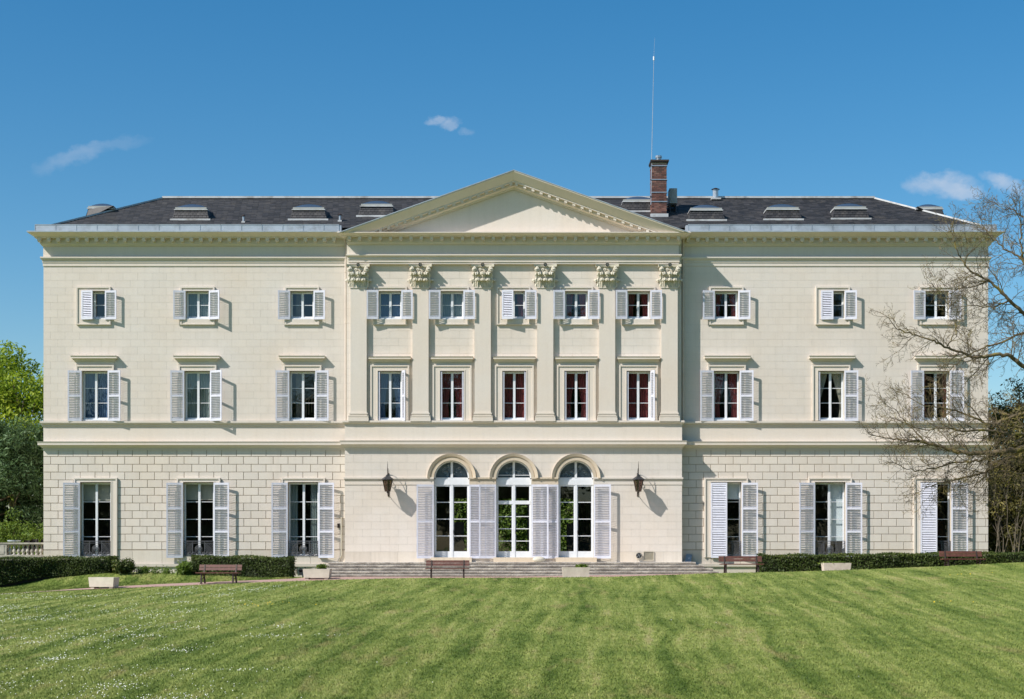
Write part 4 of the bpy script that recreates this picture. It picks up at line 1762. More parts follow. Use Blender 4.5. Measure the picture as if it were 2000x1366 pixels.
def curtains(root, w, h, y, mat, spread=(0.42, 0.2), tie=True, seed=0, name='curtain'):
    rs = random.Random(seed)
    for s in (-1, 1):
        mb = MB()
        nv, nu = 14, 26
        vv = []
        for j in range(nv + 1):
            t = j / nv      # 0 bottom
            if tie:
                wtop, wtie = spread
                ww = wtop + (wtie - wtop) * (1 - abs(t - 0.32) / 0.68 if t > 0.32 else 1 - (0.32 - t) * 0.5)
            else:
                ww = spread[0]
            for i in range(nu + 1):
                u = i / nu
                x = s * (w / 2 - u * ww * w)
                vv.append((x, y + 0.035 * math.sin(u * 34 + 1.5 * math.sin(t * 3)) * (0.6 + 0.4 * t), h * t))
        mb.add(vv, [(j * (nu + 1) + i, j * (nu + 1) + i + 1, (j + 1) * (nu + 1) + i + 1, (j + 1) * (nu + 1) + i) for j in range(nv) for i in range(nu)])
        mb.build(name, mat, root, smooth=True)


def guard(w, h):
    mb = MB()
    y = 0.0
    t = 0.016
    mb.box(-w / 2, w / 2, -0.02, 0.02, h - 0.03, h)
    mb.box(-w / 2, w / 2, -0.012, 0.012, h - 0.11, h - 0.09)
    mb.box(-w / 2, w / 2, -0.015, 0.015, 0.02, 0.045)
    for x in (-w / 2 + 0.01, -w * 0.2, w * 0.2, w / 2 - 0.01):
        mb.box(x - 0.012, x + 0.012, -0.012, 0.012, 0, h)
    # lattice on both flanks
    for s in (-1, 1):
        xa, xb = (s * w * 0.2, s * w * 0.5)
        n = 4
        for k in range(-n, n + 1):
            for d_ in (-1, 1):
                # diagonal clipped to the field
                z0, z1 = 0.22, h - 0.10
                x0_ = xa + (xb - xa) * k / n
                x1_ = x0_ + d_ * s * (z1 - z0) * 1.0
                lo_, hi_ = min(xa, xb), max(xa, xb)
                p, q = Vector((x0_, 0, z0)), Vector((x1_, 0, z1))
                dd = q - p
                ts = [0, 1]
                if abs(dd.x) > 1e-6:
                    ta, tb = sorted(((lo_ - p.x) / dd.x, (hi_ - p.x) / dd.x))
                    t0_, t1_ = max(0, ta), min(1, tb)
                    if t1_ - t0_ > 0.05:
                        mb.bar(p + dd * t0_, p + dd * t1_, t, t)
    # centre palmette and circles
    for (r, zc) in ((0.15, 0.30), (0.10, 0.30), (0.05, 0.30)):
        mb.tube([(r * math.cos(k * math.pi / 8), 0, zc + r * 1.3 * math.sin(k * math.pi / 8)) for k in range(17)], 0.011, 4)
    for x in (-0.42, -0.30, -0.17, 0.17, 0.30, 0.42):
        xx_ = x * w
        for r in (0.075, 0.04):
            mb.tube([(xx_ + r * math.cos(k * math.pi / 5), 0, 0.13 + r * math.sin(k * math.pi / 5)) for k in range(11)], 0.011, 4)
    for k in range(7):
        a = math.pi * (0.15 + 0.7 * k / 6)
        mb.bar((0, 0, 0.3), (0.17 * math.cos(a) * 1.1, 0, 0.30 + 0.2 * math.sin(a)), 0.014, 0.014)
    return mb


guard_me = None


def add_window(cx, wpx, ys, Y, rows, depth=0.17, surround=None, has_guard=False, blind=None, cur=None, seed=0, label=None, sidepx=10, toppx=8, botpx=10):
    global guard_me
    w = wpx * (D + Y) / F
    zb, zt = wz(ys[1], Y), wz(ys[0], Y)
    h = zt - zb
    key = ('w', round(w, 3), round(h, 3), rows)
    lb = 0.05
    if key not in cache:
        cache[key] = window_frame(w - 0.02, h - lb - 0.02, 2, rows)
    mb, panes = cache[key]
    loc = (wx(cx, Y), Y + depth, zb + lb)
    if (key, 'me') in cache:
        o = link('window', cache[(key, 'me')], house, loc)
    else:
        o = mb.build('window', M['white'], house, loc)
        cache[(key, 'me')] = o.data
    if label:
        o['label'] = label
    rs = random.Random(seed)
    add_panes(o, panes, rs)
    s_ = (D + Y) / F
    sk = ('s', round(w, 3), round(h, 3), sidepx, toppx, botpx)
    if sk in cache:
        link('surround', cache[sk], o, (0, -depth, -lb))
    else:
        so = surround_mb(w, h, sidepx * s_, toppx * s_, botpx * s_).build('surround', M['trim'], o, (0, -depth, -lb))
        cache[sk] = so.data
    # stone sill inside the reveal
    sl = MB()
    sl.box(-w / 2, w / 2, -depth - 0.02, 0.0, -lb, -0.005)
    sl.build('sill', M['white'] if not has_guard else M['plinth'], o)
    if has_guard:
        if guard_me is None:
            guard_me = guard(w - 0.04, 31 * s_).build('window_guard', M['guard_iron'], o, (0, -depth - 0.015, -0.02)).data
        else:
            link('window_guard', guard_me, o, (0, -depth - 0.015, -0.02))
    if blind:
        frac, mat, a, b = blind
        bm_ = MB()
        bm_.box(a * w / 2, b * w / 2, 0.16, 0.17, h * (1 - frac), h - 0.03)
        bm_.build('roller_blind', mat, o)
    if cur:
        mat, spread, tie = cur
        curtains(o, w * 1.05, h, 0.17, mat, spread, tie, seed)
    return o


M['fan_curtain'] = simple('grey_blue_net', (0.16, 0.19, 0.23), 0.9, var=0.2, scale=6)
RED, BLUE, CREAM, GREY = M['red_curtain'], M['blue_curtain'], M['cream_curtain'], M['grey_curtain']
tw = 0.52
top_h = (TOPY[1] - TOPY[0]) * sc


def s_pair(cx, wpx, ys, Y, wl, angl, angr, rails, off=0.07):
    s_ = (D + Y) / F
    zb = wz(ys[1] + 1, Y)
    h = (ys[1] - ys[0] + 1.5) * s_
    if angl is not None:
        add_shutter(wx(cx - wpx / 2, Y), zb, Y, wl * s_, h, -1, angl, [r * h for r in rails], off=off)
    if angr is not None:
        add_shutter(wx(cx + wpx / 2, Y), zb, Y, wl * s_, h, 1, angr, [r * h for r in rails], off=off)


# top floor wings: (centre, left angle, right angle, curtain)
top = [(183, 12, 170, None), (386, 172, 158, (GREY, (0.5, 0.5), False)), (590, 170, 166, None), (1418.5, 172, 166, (RED, (0.4, 0.25), True)), (1626, 9, 166, None), (1829.5, 174, 172, None)]
for i, (c, al, ar, cu) in enumerate(top):
    add_window(c, TOPW, TOPY, 0, 2, cur=cu, seed=i, botpx=9)
    s_pair(c, TOPW, TOPY, 0, 23.5, al, ar, [], 0.08)
ptop = [(762, 174, 174, (BLUE, (0.46, 0.4), False)), (883, 174, 174, (GREY, (0.52, 0.52), False)), (1003, 10, 174, (RED, (0.4, 0.3), True)), (1125.5, 174, 174, (RED, (0.42, 0.3), True)), (1247, 174, 174, (RED, (0.42, 0.3), True))]
for i, (c, al, ar, cu) in enumerate(ptop):
    add_window(c, 45, TOPY, YP, 2, cur=cu, seed=10 + i, botpx=9)
    s_pair(c, 45, TOPY, YP, 22.5, al, ar, [], 0.20)
# first floor
fir = [(186, 173, 168, (BLUE, (0.5, 0.46), True)), (386, 172, 156, (GREY, (0.5, 0.5), False)), (591, 172, 172, None), (1419, 172, 168, (RED, (0.45, 0.28), True)), (1623, None, 172, (CREAM, (0.46, 0.12), True)), (1829, 172, 172, (RED, (0.2, 0.2), False))]
for i, (c, al, ar, cu) in enumerate(fir):
    o = add_window(c, FIRW, FIRY, 0, 3, cur=cu, seed=20 + i, sidepx=11, toppx=11, botpx=0)
    s_pair(c, FIRW, FIRY, 0, 26.5, al, ar, [0.5], 0.09)
    if i == 2:
        mb = MB()        # stair railing behind the glass
        for k in range(9):
            x = -0.5 + k * 0.13
            z = 0.55 + (x + 0.5) * 0.75
            mb.box(x - 0.018, x + 0.018, 0.8, 0.84, z - 0.75, z)
        mb.bar((-0.55, 0.82, 0.55), (0.55, 0.82, 1.33), 0.05, 0.07)
        mb.build('stair_railing', M['banister'], o)
pfir = [(761.5, None, 128, (BLUE, (0.46, 0.28), True)), (883, None, None, (RED, (0.50, 0.34), True)), (1004.5, None, None, (RED, (0.52, 0.42), True)), (1125.5, None, None, (RED, (0.50, 0.28), True)), (1247, None, 132, (RED, (0.52, 0.42), True))]


def folded_leaf(cx, wpx, ys, Y, side):
    """bi-fold shutter tucked into the window reveal, seen edge-on."""
    s__ = (D + Y) / F
    zb = wz(ys[1], Y)
    h = (ys[1] - ys[0]) * s__
    x = wx(cx + side * wpx / 2, Y) - side * 0.004
    for q in range(2):
        a = x - side * (0.012 + 0.04 * q)
        o = MB()
        o.box(min(a, a - side * 0.032), max(a, a - side * 0.032), Y - 0.03 - 0.01 * q, Y + 0.13, zb + 0.02, zb + h - 0.03)
        o.build('folded_shutter', M['shutter'], house)


for i, (c, al, ar, cu) in enumerate(pfir):
    add_window(c, PW, FIRY, YP, 3, cur=cu, seed=30 + i, sidepx=14, toppx=11, botpx=0)
    folded_leaf(c, PW, FIRY, YP, -1)
    if ar is None:
        folded_leaf(c, PW, FIRY, YP, 1)
    else:
        s_pair(c, PW, FIRY, YP, 11.5, None, ar, [0.5], 0.03)
folded_leaf(1623, FIRW, FIRY, 0, -1)
# ground floor wings
BL, BW = M['blind'], M['blind_white']
gr = [(187, 166, None, (0.26, BL, -1, 1), None), (388, 170, 170, (0.25, BL, -1, 1), None), (592.5, 172, 170, None, (GREY, (0.3, 0.3), False)),
      (1418, 8, 170, (0.24, BW, -1, 1), None), (1621, 172, 170, (0.80, BW, 0.05, 0.95), None), (1827, 10, 170, None, None)]
for i, (c, al, ar, bl, cu) in enumerate(gr):
    add_window(c, GRW, GRY, 0, 4, has_guard=True, blind=bl, cur=cu, seed=40 + i, sidepx=12, toppx=8, botpx=0)
    s_pair(c, GRW, (GRY[0] + 2, GRY[1]), 0, 31.5, al, ar, [0.35, 0.66], 0.09)

# --- three arched garden doors
s_ = (D + YG) / F
sy = [949.5, 981, 1014, 1047, 1075]
for k, c in enumerate(arch_c):
    cx = wx(c, YG)
    yb0 = YG + 0.20
    zf = lambda py: wz(py, YG) - ZTH
    mb = MB()
    w = AR * 2 - 0.01
    # transom and jambs
    mb.box(-w / 2, w / 2, -0.02, 0.08, zf(947), zf(936))
    mb.box(-w / 2, -w / 2 + 0.055, 0.0, 0.09, 0, zf(947))
    mb.box(w / 2 - 0.055, w / 2, 0.0, 0.09, 0, zf(947))
    mb.box(-0.055, 0.055, -0.012, 0.06, 0.0, zf(947) + (0 if k != 1 else 0))
    mb.box(-w / 2 + 0.055, w / 2 - 0.055, 0.01, 0.07, zf(950), zf(947))
    mb.box(-w / 2 + 0.055, w / 2 - 0.055, 0.006, 0.07, 0.0, zf(1077))
    lines = [949.5, 981, 1014, 1047, 1076] if k != 1 else [949.5, 979, 1009, 1033, 1057, 1078]
    panes = []
    for sgn in (-1, 1):
        a, b = (-w / 2 + 0.055, -0.055) if sgn < 0 else (0.055, w / 2 - 0.055)
        mb.box(a, a + 0.035, 0.012, 0.06, 0, zf(950))
        mb.box(b - 0.035, b, 0.012, 0.06, 0, zf(950))
        for j in range(len(lines) - 1):
            panes.append((a + 0.035, b - 0.035, zf(lines[j + 1]), zf(lines[j])))
            if j:
                mb.box(a + 0.035, b - 0.035, 0.018, 0.05, zf(lines[j]) - 0.016, zf(lines[j]) + 0.016)
    if k == 1:
        mb.box(-w / 2 + 0.055, w / 2 - 0.055, -0.01, 0.062, zf(985), zf(978))
    # fan light rim and post
    n = 22
    vv, ff = [], []
    zsl = ZS - ZTH
    for j in range(n + 1):
        a = math.pi * j / n
        for (rr, y) in ((AR - 0.005, 0.0), (AR - 0.065, 0.0), (AR - 0.065, 0.06), (AR - 0.005, 0.06)):
            vv.append((rr * math.cos(a), y, zsl + rr * math.sin(a)))
    for j in range(n):
        for q in range(4):
            p0, p1 = j * 4 + q, j * 4 + (q + 1) % 4
            ff.append((p0 + 4, p1 + 4, p1, p0))
    mb.add(vv, ff)
    mb.box(-w / 2 + 0.05, w / 2 - 0.05, 0.0, 0.06, zf(936), zf(934) + 0.03)
    mb.box(-0.05, 0.05, -0.006, 0.055, zsl, zsl + AR - 0.05)
    if k == 1:
        mb.box(-w / 2 + 0.05, w / 2 - 0.05, 0.01, 0.05, zsl + 0.12, zsl + 0.145)
    o = mb.build('garden_door', M['white'], house, (cx, yb0, ZTH))
    add_panes(o, panes, random.Random(60 + k))
    for sgn in (-1, 1):
        m = MB()
        pts = [(sgn * 0.05, 0.03, zsl + 0.03)] + [(sgn * (AR - 0.06) * math.sin(t), 0.03, zsl + (AR - 0.06) * math.cos(t)) for t in [0.06 + (math.pi / 2 - 0.09) * q / 10 for q in range(11)]]
        m.add(pts, [tuple(range(len(pts)))])
        m.build('fanlight_pane', M['glass'], o)
    m = MB()
    rf = AR - 0.03
    pts = [(rf * math.cos(math.pi * q / 20), 0.15, zsl + rf * math.sin(math.pi * q / 20)) for q in range(21)]
    m.add(pts, [tuple(range(20, -1, -1))])
    m.build('fanlight_curtain', M['fan_curtain'], o)
    # iron scrollwork behind the fanlight
    m = MB()
    rgl = random.Random(k)
    for q in range(26):
        a, rr = rgl.uniform(0.25, math.pi - 0.25), rgl.uniform(0.12, AR - 0.2)
        x0_, z0_ = rr * math.cos(a), zsl + rr * math.sin(a)
        r0 = rgl.uniform(0.04, 0.09)
        m.tube([(x0_ + r0 * (1 - j / 14) * math.cos(j * 0.7), 0.12, z0_ + r0 * (1 - j / 14) * math.sin(j * 0.7)) for j in range(12)], 0.009, 3)
    m.build('iron_scrollwork', M['metal'], o)
    m = MB()
    m.box(-w / 2 - 0.12, w / 2 + 0.12, -0.62, 0.04, TERR - ZTH, -0.004)
    m.build('threshold', M['arch'], o)
    hdl = MB()
    hdl.box(0.062, 0.078, -0.05, 0.0, 1.02, 1.16)
    hdl.build('door_handle', M['rust_iron'], o)
SHY = (947.5, 1090)
spec = [(882, 172, None), (1003.5, 172, 172), (1125, None, 172)]
for c, al, ar in spec:
    s_pair(c, 69, SHY, YG, 33.5, al, ar, [0.5], 0.12)
# the inner leaves of the side doors fold in behind those of the middle door
for c, sd_, a in ((882, 1, 178), (1125, -1, 178)):
    zb = wz(SHY[1] + 1, YG)
    add_shutter(wx(c + sd_ * 34.5, YG), zb, YG, 33.5 * s_, (SHY[1] - SHY[0] + 1.5) * s_, sd_, a, [0.5 * (SHY[1] - SHY[0] + 1.5) * s_], off=0.05)

# --- inside: floors, partitions, a salon open to the garden side
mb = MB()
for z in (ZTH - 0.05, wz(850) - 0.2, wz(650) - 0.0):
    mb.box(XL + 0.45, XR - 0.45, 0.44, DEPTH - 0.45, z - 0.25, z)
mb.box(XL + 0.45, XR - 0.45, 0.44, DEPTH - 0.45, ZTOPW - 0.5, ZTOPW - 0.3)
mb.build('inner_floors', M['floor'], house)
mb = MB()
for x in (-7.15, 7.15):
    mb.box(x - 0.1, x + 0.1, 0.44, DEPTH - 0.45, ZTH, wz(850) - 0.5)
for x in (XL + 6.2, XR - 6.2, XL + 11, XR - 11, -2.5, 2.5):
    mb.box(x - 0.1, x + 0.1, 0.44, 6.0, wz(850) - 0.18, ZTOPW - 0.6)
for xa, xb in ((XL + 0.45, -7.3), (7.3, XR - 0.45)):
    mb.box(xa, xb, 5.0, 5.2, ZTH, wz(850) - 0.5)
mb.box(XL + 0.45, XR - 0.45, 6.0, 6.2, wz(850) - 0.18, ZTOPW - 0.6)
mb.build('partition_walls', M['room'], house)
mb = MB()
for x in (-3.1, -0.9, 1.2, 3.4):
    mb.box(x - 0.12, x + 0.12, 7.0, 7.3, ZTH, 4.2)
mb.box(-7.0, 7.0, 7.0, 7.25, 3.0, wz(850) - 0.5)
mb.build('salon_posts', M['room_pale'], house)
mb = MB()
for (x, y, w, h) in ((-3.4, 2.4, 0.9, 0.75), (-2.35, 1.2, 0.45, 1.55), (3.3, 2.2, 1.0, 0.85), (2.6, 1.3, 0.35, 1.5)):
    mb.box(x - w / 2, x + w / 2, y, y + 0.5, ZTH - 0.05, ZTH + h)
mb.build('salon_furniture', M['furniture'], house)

# --- rain pipes and small fittings
def pipe(name, pts, r, mat):
    mb = MB()
    mb.tube(pts, r, 8)
    for p, q in zip(pts[:-1], pts[1:]):
        if abs(p[2] - q[2]) > 3:
            z = max(p[2], q[2]) - 1.0
            while z > min(p[2], q[2]):
                mb.tube([(p[0], p[1], z), (p[0], p[1], z - 0.05)], r * 1.35, 8)
                z -= 2.2
    mb.build(name, mat, house)


xp = wx(675, -0.1)
pipe('rain_pipe', [(xp - 0.02, -0.45, wz(461)), (xp, -0.18, wz(474)), (xp, -0.09, wz(486)), (xp, -0.09, wz(825))], 0.045, M['pipe'])
xp = wx(1334.5, -0.1)
pipe('rain_pipe', [(xp + 0.02, -0.45, wz(461)), (xp, -0.18, wz(474)), (xp, -0.09, wz(486)), (xp, -0.09, wz(825))], 0.045, M['pipe'])
pipe('rain_pipe', [(wx(667), -0.06, wz(1010)), (wx(667), -0.06, wz(1085)), (wx(662), -0.06, wz(1094)), (wx(660), -0.07, wz(1098))], 0.03, M['concrete'])
mb = MB()
mb.box(wx(659), wx(663.5), -0.06, 0.02, wz(1031), wz(1023))
mb.build('wall_box', M['rust_iron'], house)
mb = MB()
cxv, czv = wx(1247.5, YG), wz(1085.5, YG)
rv = 0.13
vv = []
ring = [(cxv + rv * math.cos(a), YG - 0.09, czv + rv * math.sin(a)) for a in [k * math.pi / 10 for k in range(21)]]
mb.tube(ring, 0.014, 6)
o = mb.build('boiler_flue', M['concrete'], house)
mb = MB()
mb.tube([(cxv, YG - 0.10, czv), (cxv, YG + 0.01, czv)], 0.125, 20)
mb.build('flue_mouth', M['iron'], o)
mb = MB()
for a in (0.5, 0.5 + math.pi / 2):
    mb.bar((cxv - 0.12 * math.cos(a), YG - 0.108, czv - 0.12 * math.sin(a)), (cxv + 0.12 * math.cos(a), YG - 0.108, czv + 0.12 * math.sin(a)), 0.025, 0.012)
mb.build('flue_bars', M['metal'], o)
mb = MB()
x0, x1, z0, z1 = wx(1257, YG), wx(1277, YG), wz(1094.5, YG), wz(1077.5, YG)
mb.box(x0, x1, YG - 0.012, YG + 0.01, z0, z1)
for k in range(9):
    z = z0 + 0.03 + (z1 - z0 - 0.06) * k / 8
    mb.add([(x0 + 0.02, YG - 0.016, z - 0.012), (x1 - 0.02, YG - 0.016, z - 0.012), (x1 - 0.02, YG - 0.034, z + 0.006), (x0 + 0.02, YG - 0.034, z + 0.006)], [(0, 1, 2, 3), (3, 2, 1, 0)])
mb.bar((x0, YG - 0.03, z0), (x0, YG - 0.03, z1), 0.02)
mb.bar((x1, YG - 0.03, z0), (x1, YG - 0.03, z1), 0.02)
mb.bar((x0, YG - 0.03, z1), (x1, YG - 0.03, z1), 0.02)
mb.bar((x0, YG - 0.03, z0), (x1, YG - 0.03, z0), 0.02)
mb.build('vent_grille', M['concrete'], house)
# cellar hole at the left wing's foot, its shade drawn as a black slab
mb = MB()
mb.box(wx(583.5), wx(591.5), -0.05, -0.03, wz(1123), wz(1114))
mb.tube([(wx(587.5), -0.05, wz(1114)), (wx(587.5), -0.03, wz(1114))], 0.088, 12)
mb.build('dark_cellar_hole', M['iron'], house)
for px in (580, 596):
    mb = MB()
    mb.tube([(wx(px), -0.07, wz(1121)), (wx(px), -0.07, wz(1108))], 0.022, 6)
    mb.build('short_pipe', M['rust_iron'], house)
# ------------------------------------------------------------------ staircase
st_root = thing('stone_staircase', 'wide weathered stone steps with lichen stains in front of the three garden doors', 'steps', (0, -2.0, -0.75))


def child_build(mb, name, mat, root, smooth=False):
    """geometry given in world coordinates, hung under a root that sits elsewhere (no rotation)."""
    lx, ly, lz = root.matrix_basis.translation if root.parent is None else (0, 0, 0)
    o = mb.build(name, mat, root, (-lx, -ly, -lz), smooth)
    return o


rise = [1098.3, 1104, 1110, 1116, 1122, 1128]
edges_l = [641, 624, 608, 598, 590]
edges_r = [1359, 1376, 1393, 1404, 1412]
yf = -2.15
rg = random.Random(3)
for k in range(5):
    z1 = wz(rise[k], yf)
    z0 = wz(rise[k + 1], yf - 0.34) - 0.02 if k < 4 else -1.3
    xa, xb = wx(edges_l[k], yf), wx(edges_r[k], yf)
    # each step is a row of long stones
    mb = MB()
    x = xa
    yb = 0.02 if k == 0 else -1.9
    n = 9
    while x < xb - 0.01:
        L = rg.uniform(1.3, 2.3)
        b = min(x + L, xb)
        if xb - b < 0.6:
            b = xb
        dy = rg.uniform(-0.008, 0.008)
        mb2 = MB()
        mb2.box(x + 0.003, b - 0.003, yf + 0.02 + dy, yb, z0, z1 - 0.055)
        mb2.box(x + 0.003, b - 0.003, yf - 0.02 + dy, yb, z1 - 0.055, z1 + rg.uniform(-0.004, 0.002))
        child_build(mb2, 'step_stone', M['steps'], st_root)
        x = b
    yf -= 0.34
mb = MB()
mb.box(wx(590, yf), wx(1412, yf), yf - 0.5, yf + 0.36, wz(1129.5, yf), wz(1127.6, yf))
child_build(mb, 'bottom_slab', M['plinth'], st_root)


# ------------------------------------------------------------------ benches
def make_bench(label, px, py_feet_d, rot, zoff=0.0):
    d = py_feet_d
    X = (px - 1000) * d / F
    Y = d - D
    Z = float(ground_z(X, Y)) + 0.012 + zoff
    root = thing('park_bench', label, 'bench', (X, Y, Z), rot, 'wooden benches along the path')
    W = 1.72
    # local: the seat looks to -y
    for k in range(2):
        mb = MB()
        z = 0.575 + k * 0.115
        y = 0.20 + k * 0.04
        mb.add([(-W / 2, y, z - 0.05), (W / 2, y, z - 0.05), (W / 2, y + 0.035, z - 0.045), (-W / 2, y + 0.035, z - 0.045),
                (-W / 2, y + 0.03, z + 0.052), (W / 2, y + 0.03, z + 0.052), (W / 2, y + 0.065, z + 0.048), (-W / 2, y + 0.065, z + 0.048)],
               [(0, 1, 5, 4), (1, 2, 6, 5), (2, 3, 7, 6), (3, 0, 4, 7), (4, 5, 6, 7), (3, 2, 1, 0)])
        mb.build('back_slat', M['dark_wood'], root)
    for k in range(3):
        mb = MB()
        y = -0.26 + k * 0.145
        mb.box(-W / 2, W / 2, y, y + 0.12, 0.405 + (0.012 if k == 0 else 0), 0.445 - k * 0.004)
        mb.build('seat_slat', M['dark_wood'], root)
    for s in (-1, 1):
        mb = MB()
        x = s * (W / 2 - 0.22)
        mb.bar((x, -0.20, 0.0), (x, -0.16, 0.40), 0.055, 0.06)
        mb.bar((x, 0.26, 0.0), (x, 0.12, 0.40), 0.055, 0.06)
        mb.bar((x, -0.24, 0.385), (x, 0.20, 0.37), 0.05, 0.05)
        mb.bar((x, 0.14, 0.37), (x, 0.285, 0.74), 0.05, 0.05)
        mb.bar((x, -0.26, 0.012), (x, -0.12, 0.012), 0.07, 0.03)
        mb.bar((x, 0.20, 0.012), (x, 0.32, 0.012), 0.07, 0.03)
        mb.bar((x, -0.17, 0.2), (x, 0.19, 0.22), 0.03, 0.03)
        mb.build('leg', M['rust_iron'], root)
    return root


make_bench('brown slatted bench at the left with its legs in full view on the path', 427, 62.9, R(-8))
make_bench('brown slatted bench in front of the stone steps, below the left arched door', 874, 63.6, 0)
make_bench('brown slatted bench beside the right end of the steps, half hidden by the lawn crest', 1448, 63.8, R(2))
make_bench('brown slatted bench at the far right, only its back showing above the grass', 1880, 64.2, R(3))


# ------------------------------------------------------------------ planters
def tuft_plant(root, n, r, h, mat, seed, loc):
    rg = np.random.default_rng(seed)
    m = n * 26
    base = rg.normal(0, r * 0.45, (n, 2))
    a = rg.uniform(0, 2 * np.pi, (n, 26))
    out = rg.uniform(0.02, r, (n, 26))
    z = rg.uniform(0.2, 1.0, (n, 26)) * h
    X = base[:, :1] + np.cos(a) * out
    Y = base[:, 1:] * 0.5 + np.sin(a) * out * 0.6
    c = np.stack([X, Y, z], -1).reshape(-1, 3)
    v, f, t = leaf_quads(c, 0.035, rg)
    me = np_mesh('leaves', v, f, t)
    me.materials.append(mat)
    o = link('leaves', me, root, loc)
    return o


def leaf_quads(c, size, rg, normal=None, spread=1.0, elong=1.6):
    n = len(c)
    nv = rg.normal(0, 1, (n, 3)) * spread
    if normal is not None:
        nv = nv + normal
    nv /= np.linalg.norm(nv, axis=1, keepdims=True) + 1e-9
    r = rg.normal(0, 1, (n, 3))
    u = np.cross(nv, r)
    u /= np.linalg.norm(u, axis=1, keepdims=True) + 1e-9
    w = np.cross(nv, u)
    s = size * rg.uniform(0.6, 1.3, (n, 1))
    p = np.stack([c - u * s * elong, c + w * s * 0.6 + nv * s * 0.2, c + u * s * elong, c - w * s * 0.6 + nv * s * 0.2], 1).reshape(-1, 3)
    f = np.arange(4 * n).reshape(-1, 4)
    return p, f, rg.random(n)


def make_planter(label, px, d, rot, w, h, plant=None, mat=None, dz=0.0):
    X = (px - 1000) * d / F
    Y = d - D
    Z = float(ground_z(X, Y)) + 0.012 + dz
    root = thing('stone_planter', label, 'planter', (X, Y, Z), rot, 'cast stone troughs along the path')
    mb = MB()
    t, dp = 0.93, 0.48
    a, b = w / 2, w / 2 * t
    c, e_ = dp / 2, dp / 2 * t
    f0 = 0.05
    wl = 0.055
    P = [(-b, -e_, f0), (b, -e_, f0), (b, e_, f0), (-b, e_, f0), (-a, -c, h), (a, -c, h), (a, c, h), (-a, c, h),
         (-a + wl, -c + wl, h), (a - wl, -c + wl, h), (a - wl, c - wl, h), (-a + wl, c - wl, h),
         (-a + wl, -c + wl, h - 0.08), (a - wl, -c + wl, h - 0.08), (a - wl, c - wl, h - 0.08), (-a + wl, c - wl, h - 0.08)]
    mb.add(P, [(0, 1, 5, 4), (1, 2, 6, 5), (2, 3, 7, 6), (3, 0, 4, 7), (3, 2, 1, 0), (4, 5, 9, 8), (5, 6, 10, 9), (6, 7, 11, 10), (7, 4, 8, 11), (8, 9, 13, 12), (9, 10, 14, 13), (10, 11, 15, 14), (11, 8, 12, 15)])
    mb.build('trough', M['concrete'], root)
    for s in (-1, 1):
        m = MB()
        m.box(s * b * 0.78 - 0.07, s * b * 0.78 + 0.07, -e_ + 0.03, e_ - 0.03, -0.02, f0)
        m.build('foot', M['concrete'], root)
    m = MB()
    m.box(-a + wl, a - wl, -c + wl, c - wl, h - 0.12, h - 0.06)
    m.build('soil', M['soil'], root)
    if plant:
        pl = link('potted_plant', None, None, (X + math.cos(rot) * plant[0], Y + math.sin(rot) * plant[0], Z + h - 0.07))
        tag(pl, plant[1], 'plant')
        tuft_plant(pl, 12, plant[2], plant[3], M['leaf_mid'], int(px), (0, 0, 0))
        m = MB()
        rs = random.Random(int(px))
        for k in range(9):
            a_ = rs.uniform(0, 6.28)
            m.tube([(0.03 * math.cos(a_), 0.03 * math.sin(a_), 0), (plant[2] * 0.7 * math.cos(a_), plant[2] * 0.4 * math.sin(a_), plant[3] * rs.uniform(0.7, 1.1))], [0.008, 0.003], 4)
        m.build('stems', M['stem'], pl)
    return root


make_planter('empty cast stone trough at the far left where the path narrows', 203, 62.6, R(-14), 1.08, 0.42)
make_planter('cast stone trough with small leafy plant before the left end of the steps', 620, 64.0, R(-5), 1.08, 0.40, (0.05 + 0.08, 'small green plant growing in the trough left of the steps', 0.16, 0.24), dz=0.0)
make_planter('cast stone trough with a low green plant, in front of the middle of the steps', 1124.5, 63.4, R(0), 1.08, 0.44, (0.24, 'low green plant spilling from the trough before the middle of the steps', 0.22, 0.17))
make_planter('cast stone trough with dry stalks before the right hedge', 1633, 63.8, R(2), 1.10, 0.40, (-0.05, 'sparse dry plant in the trough before the right hedge', 0.42, 0.12))


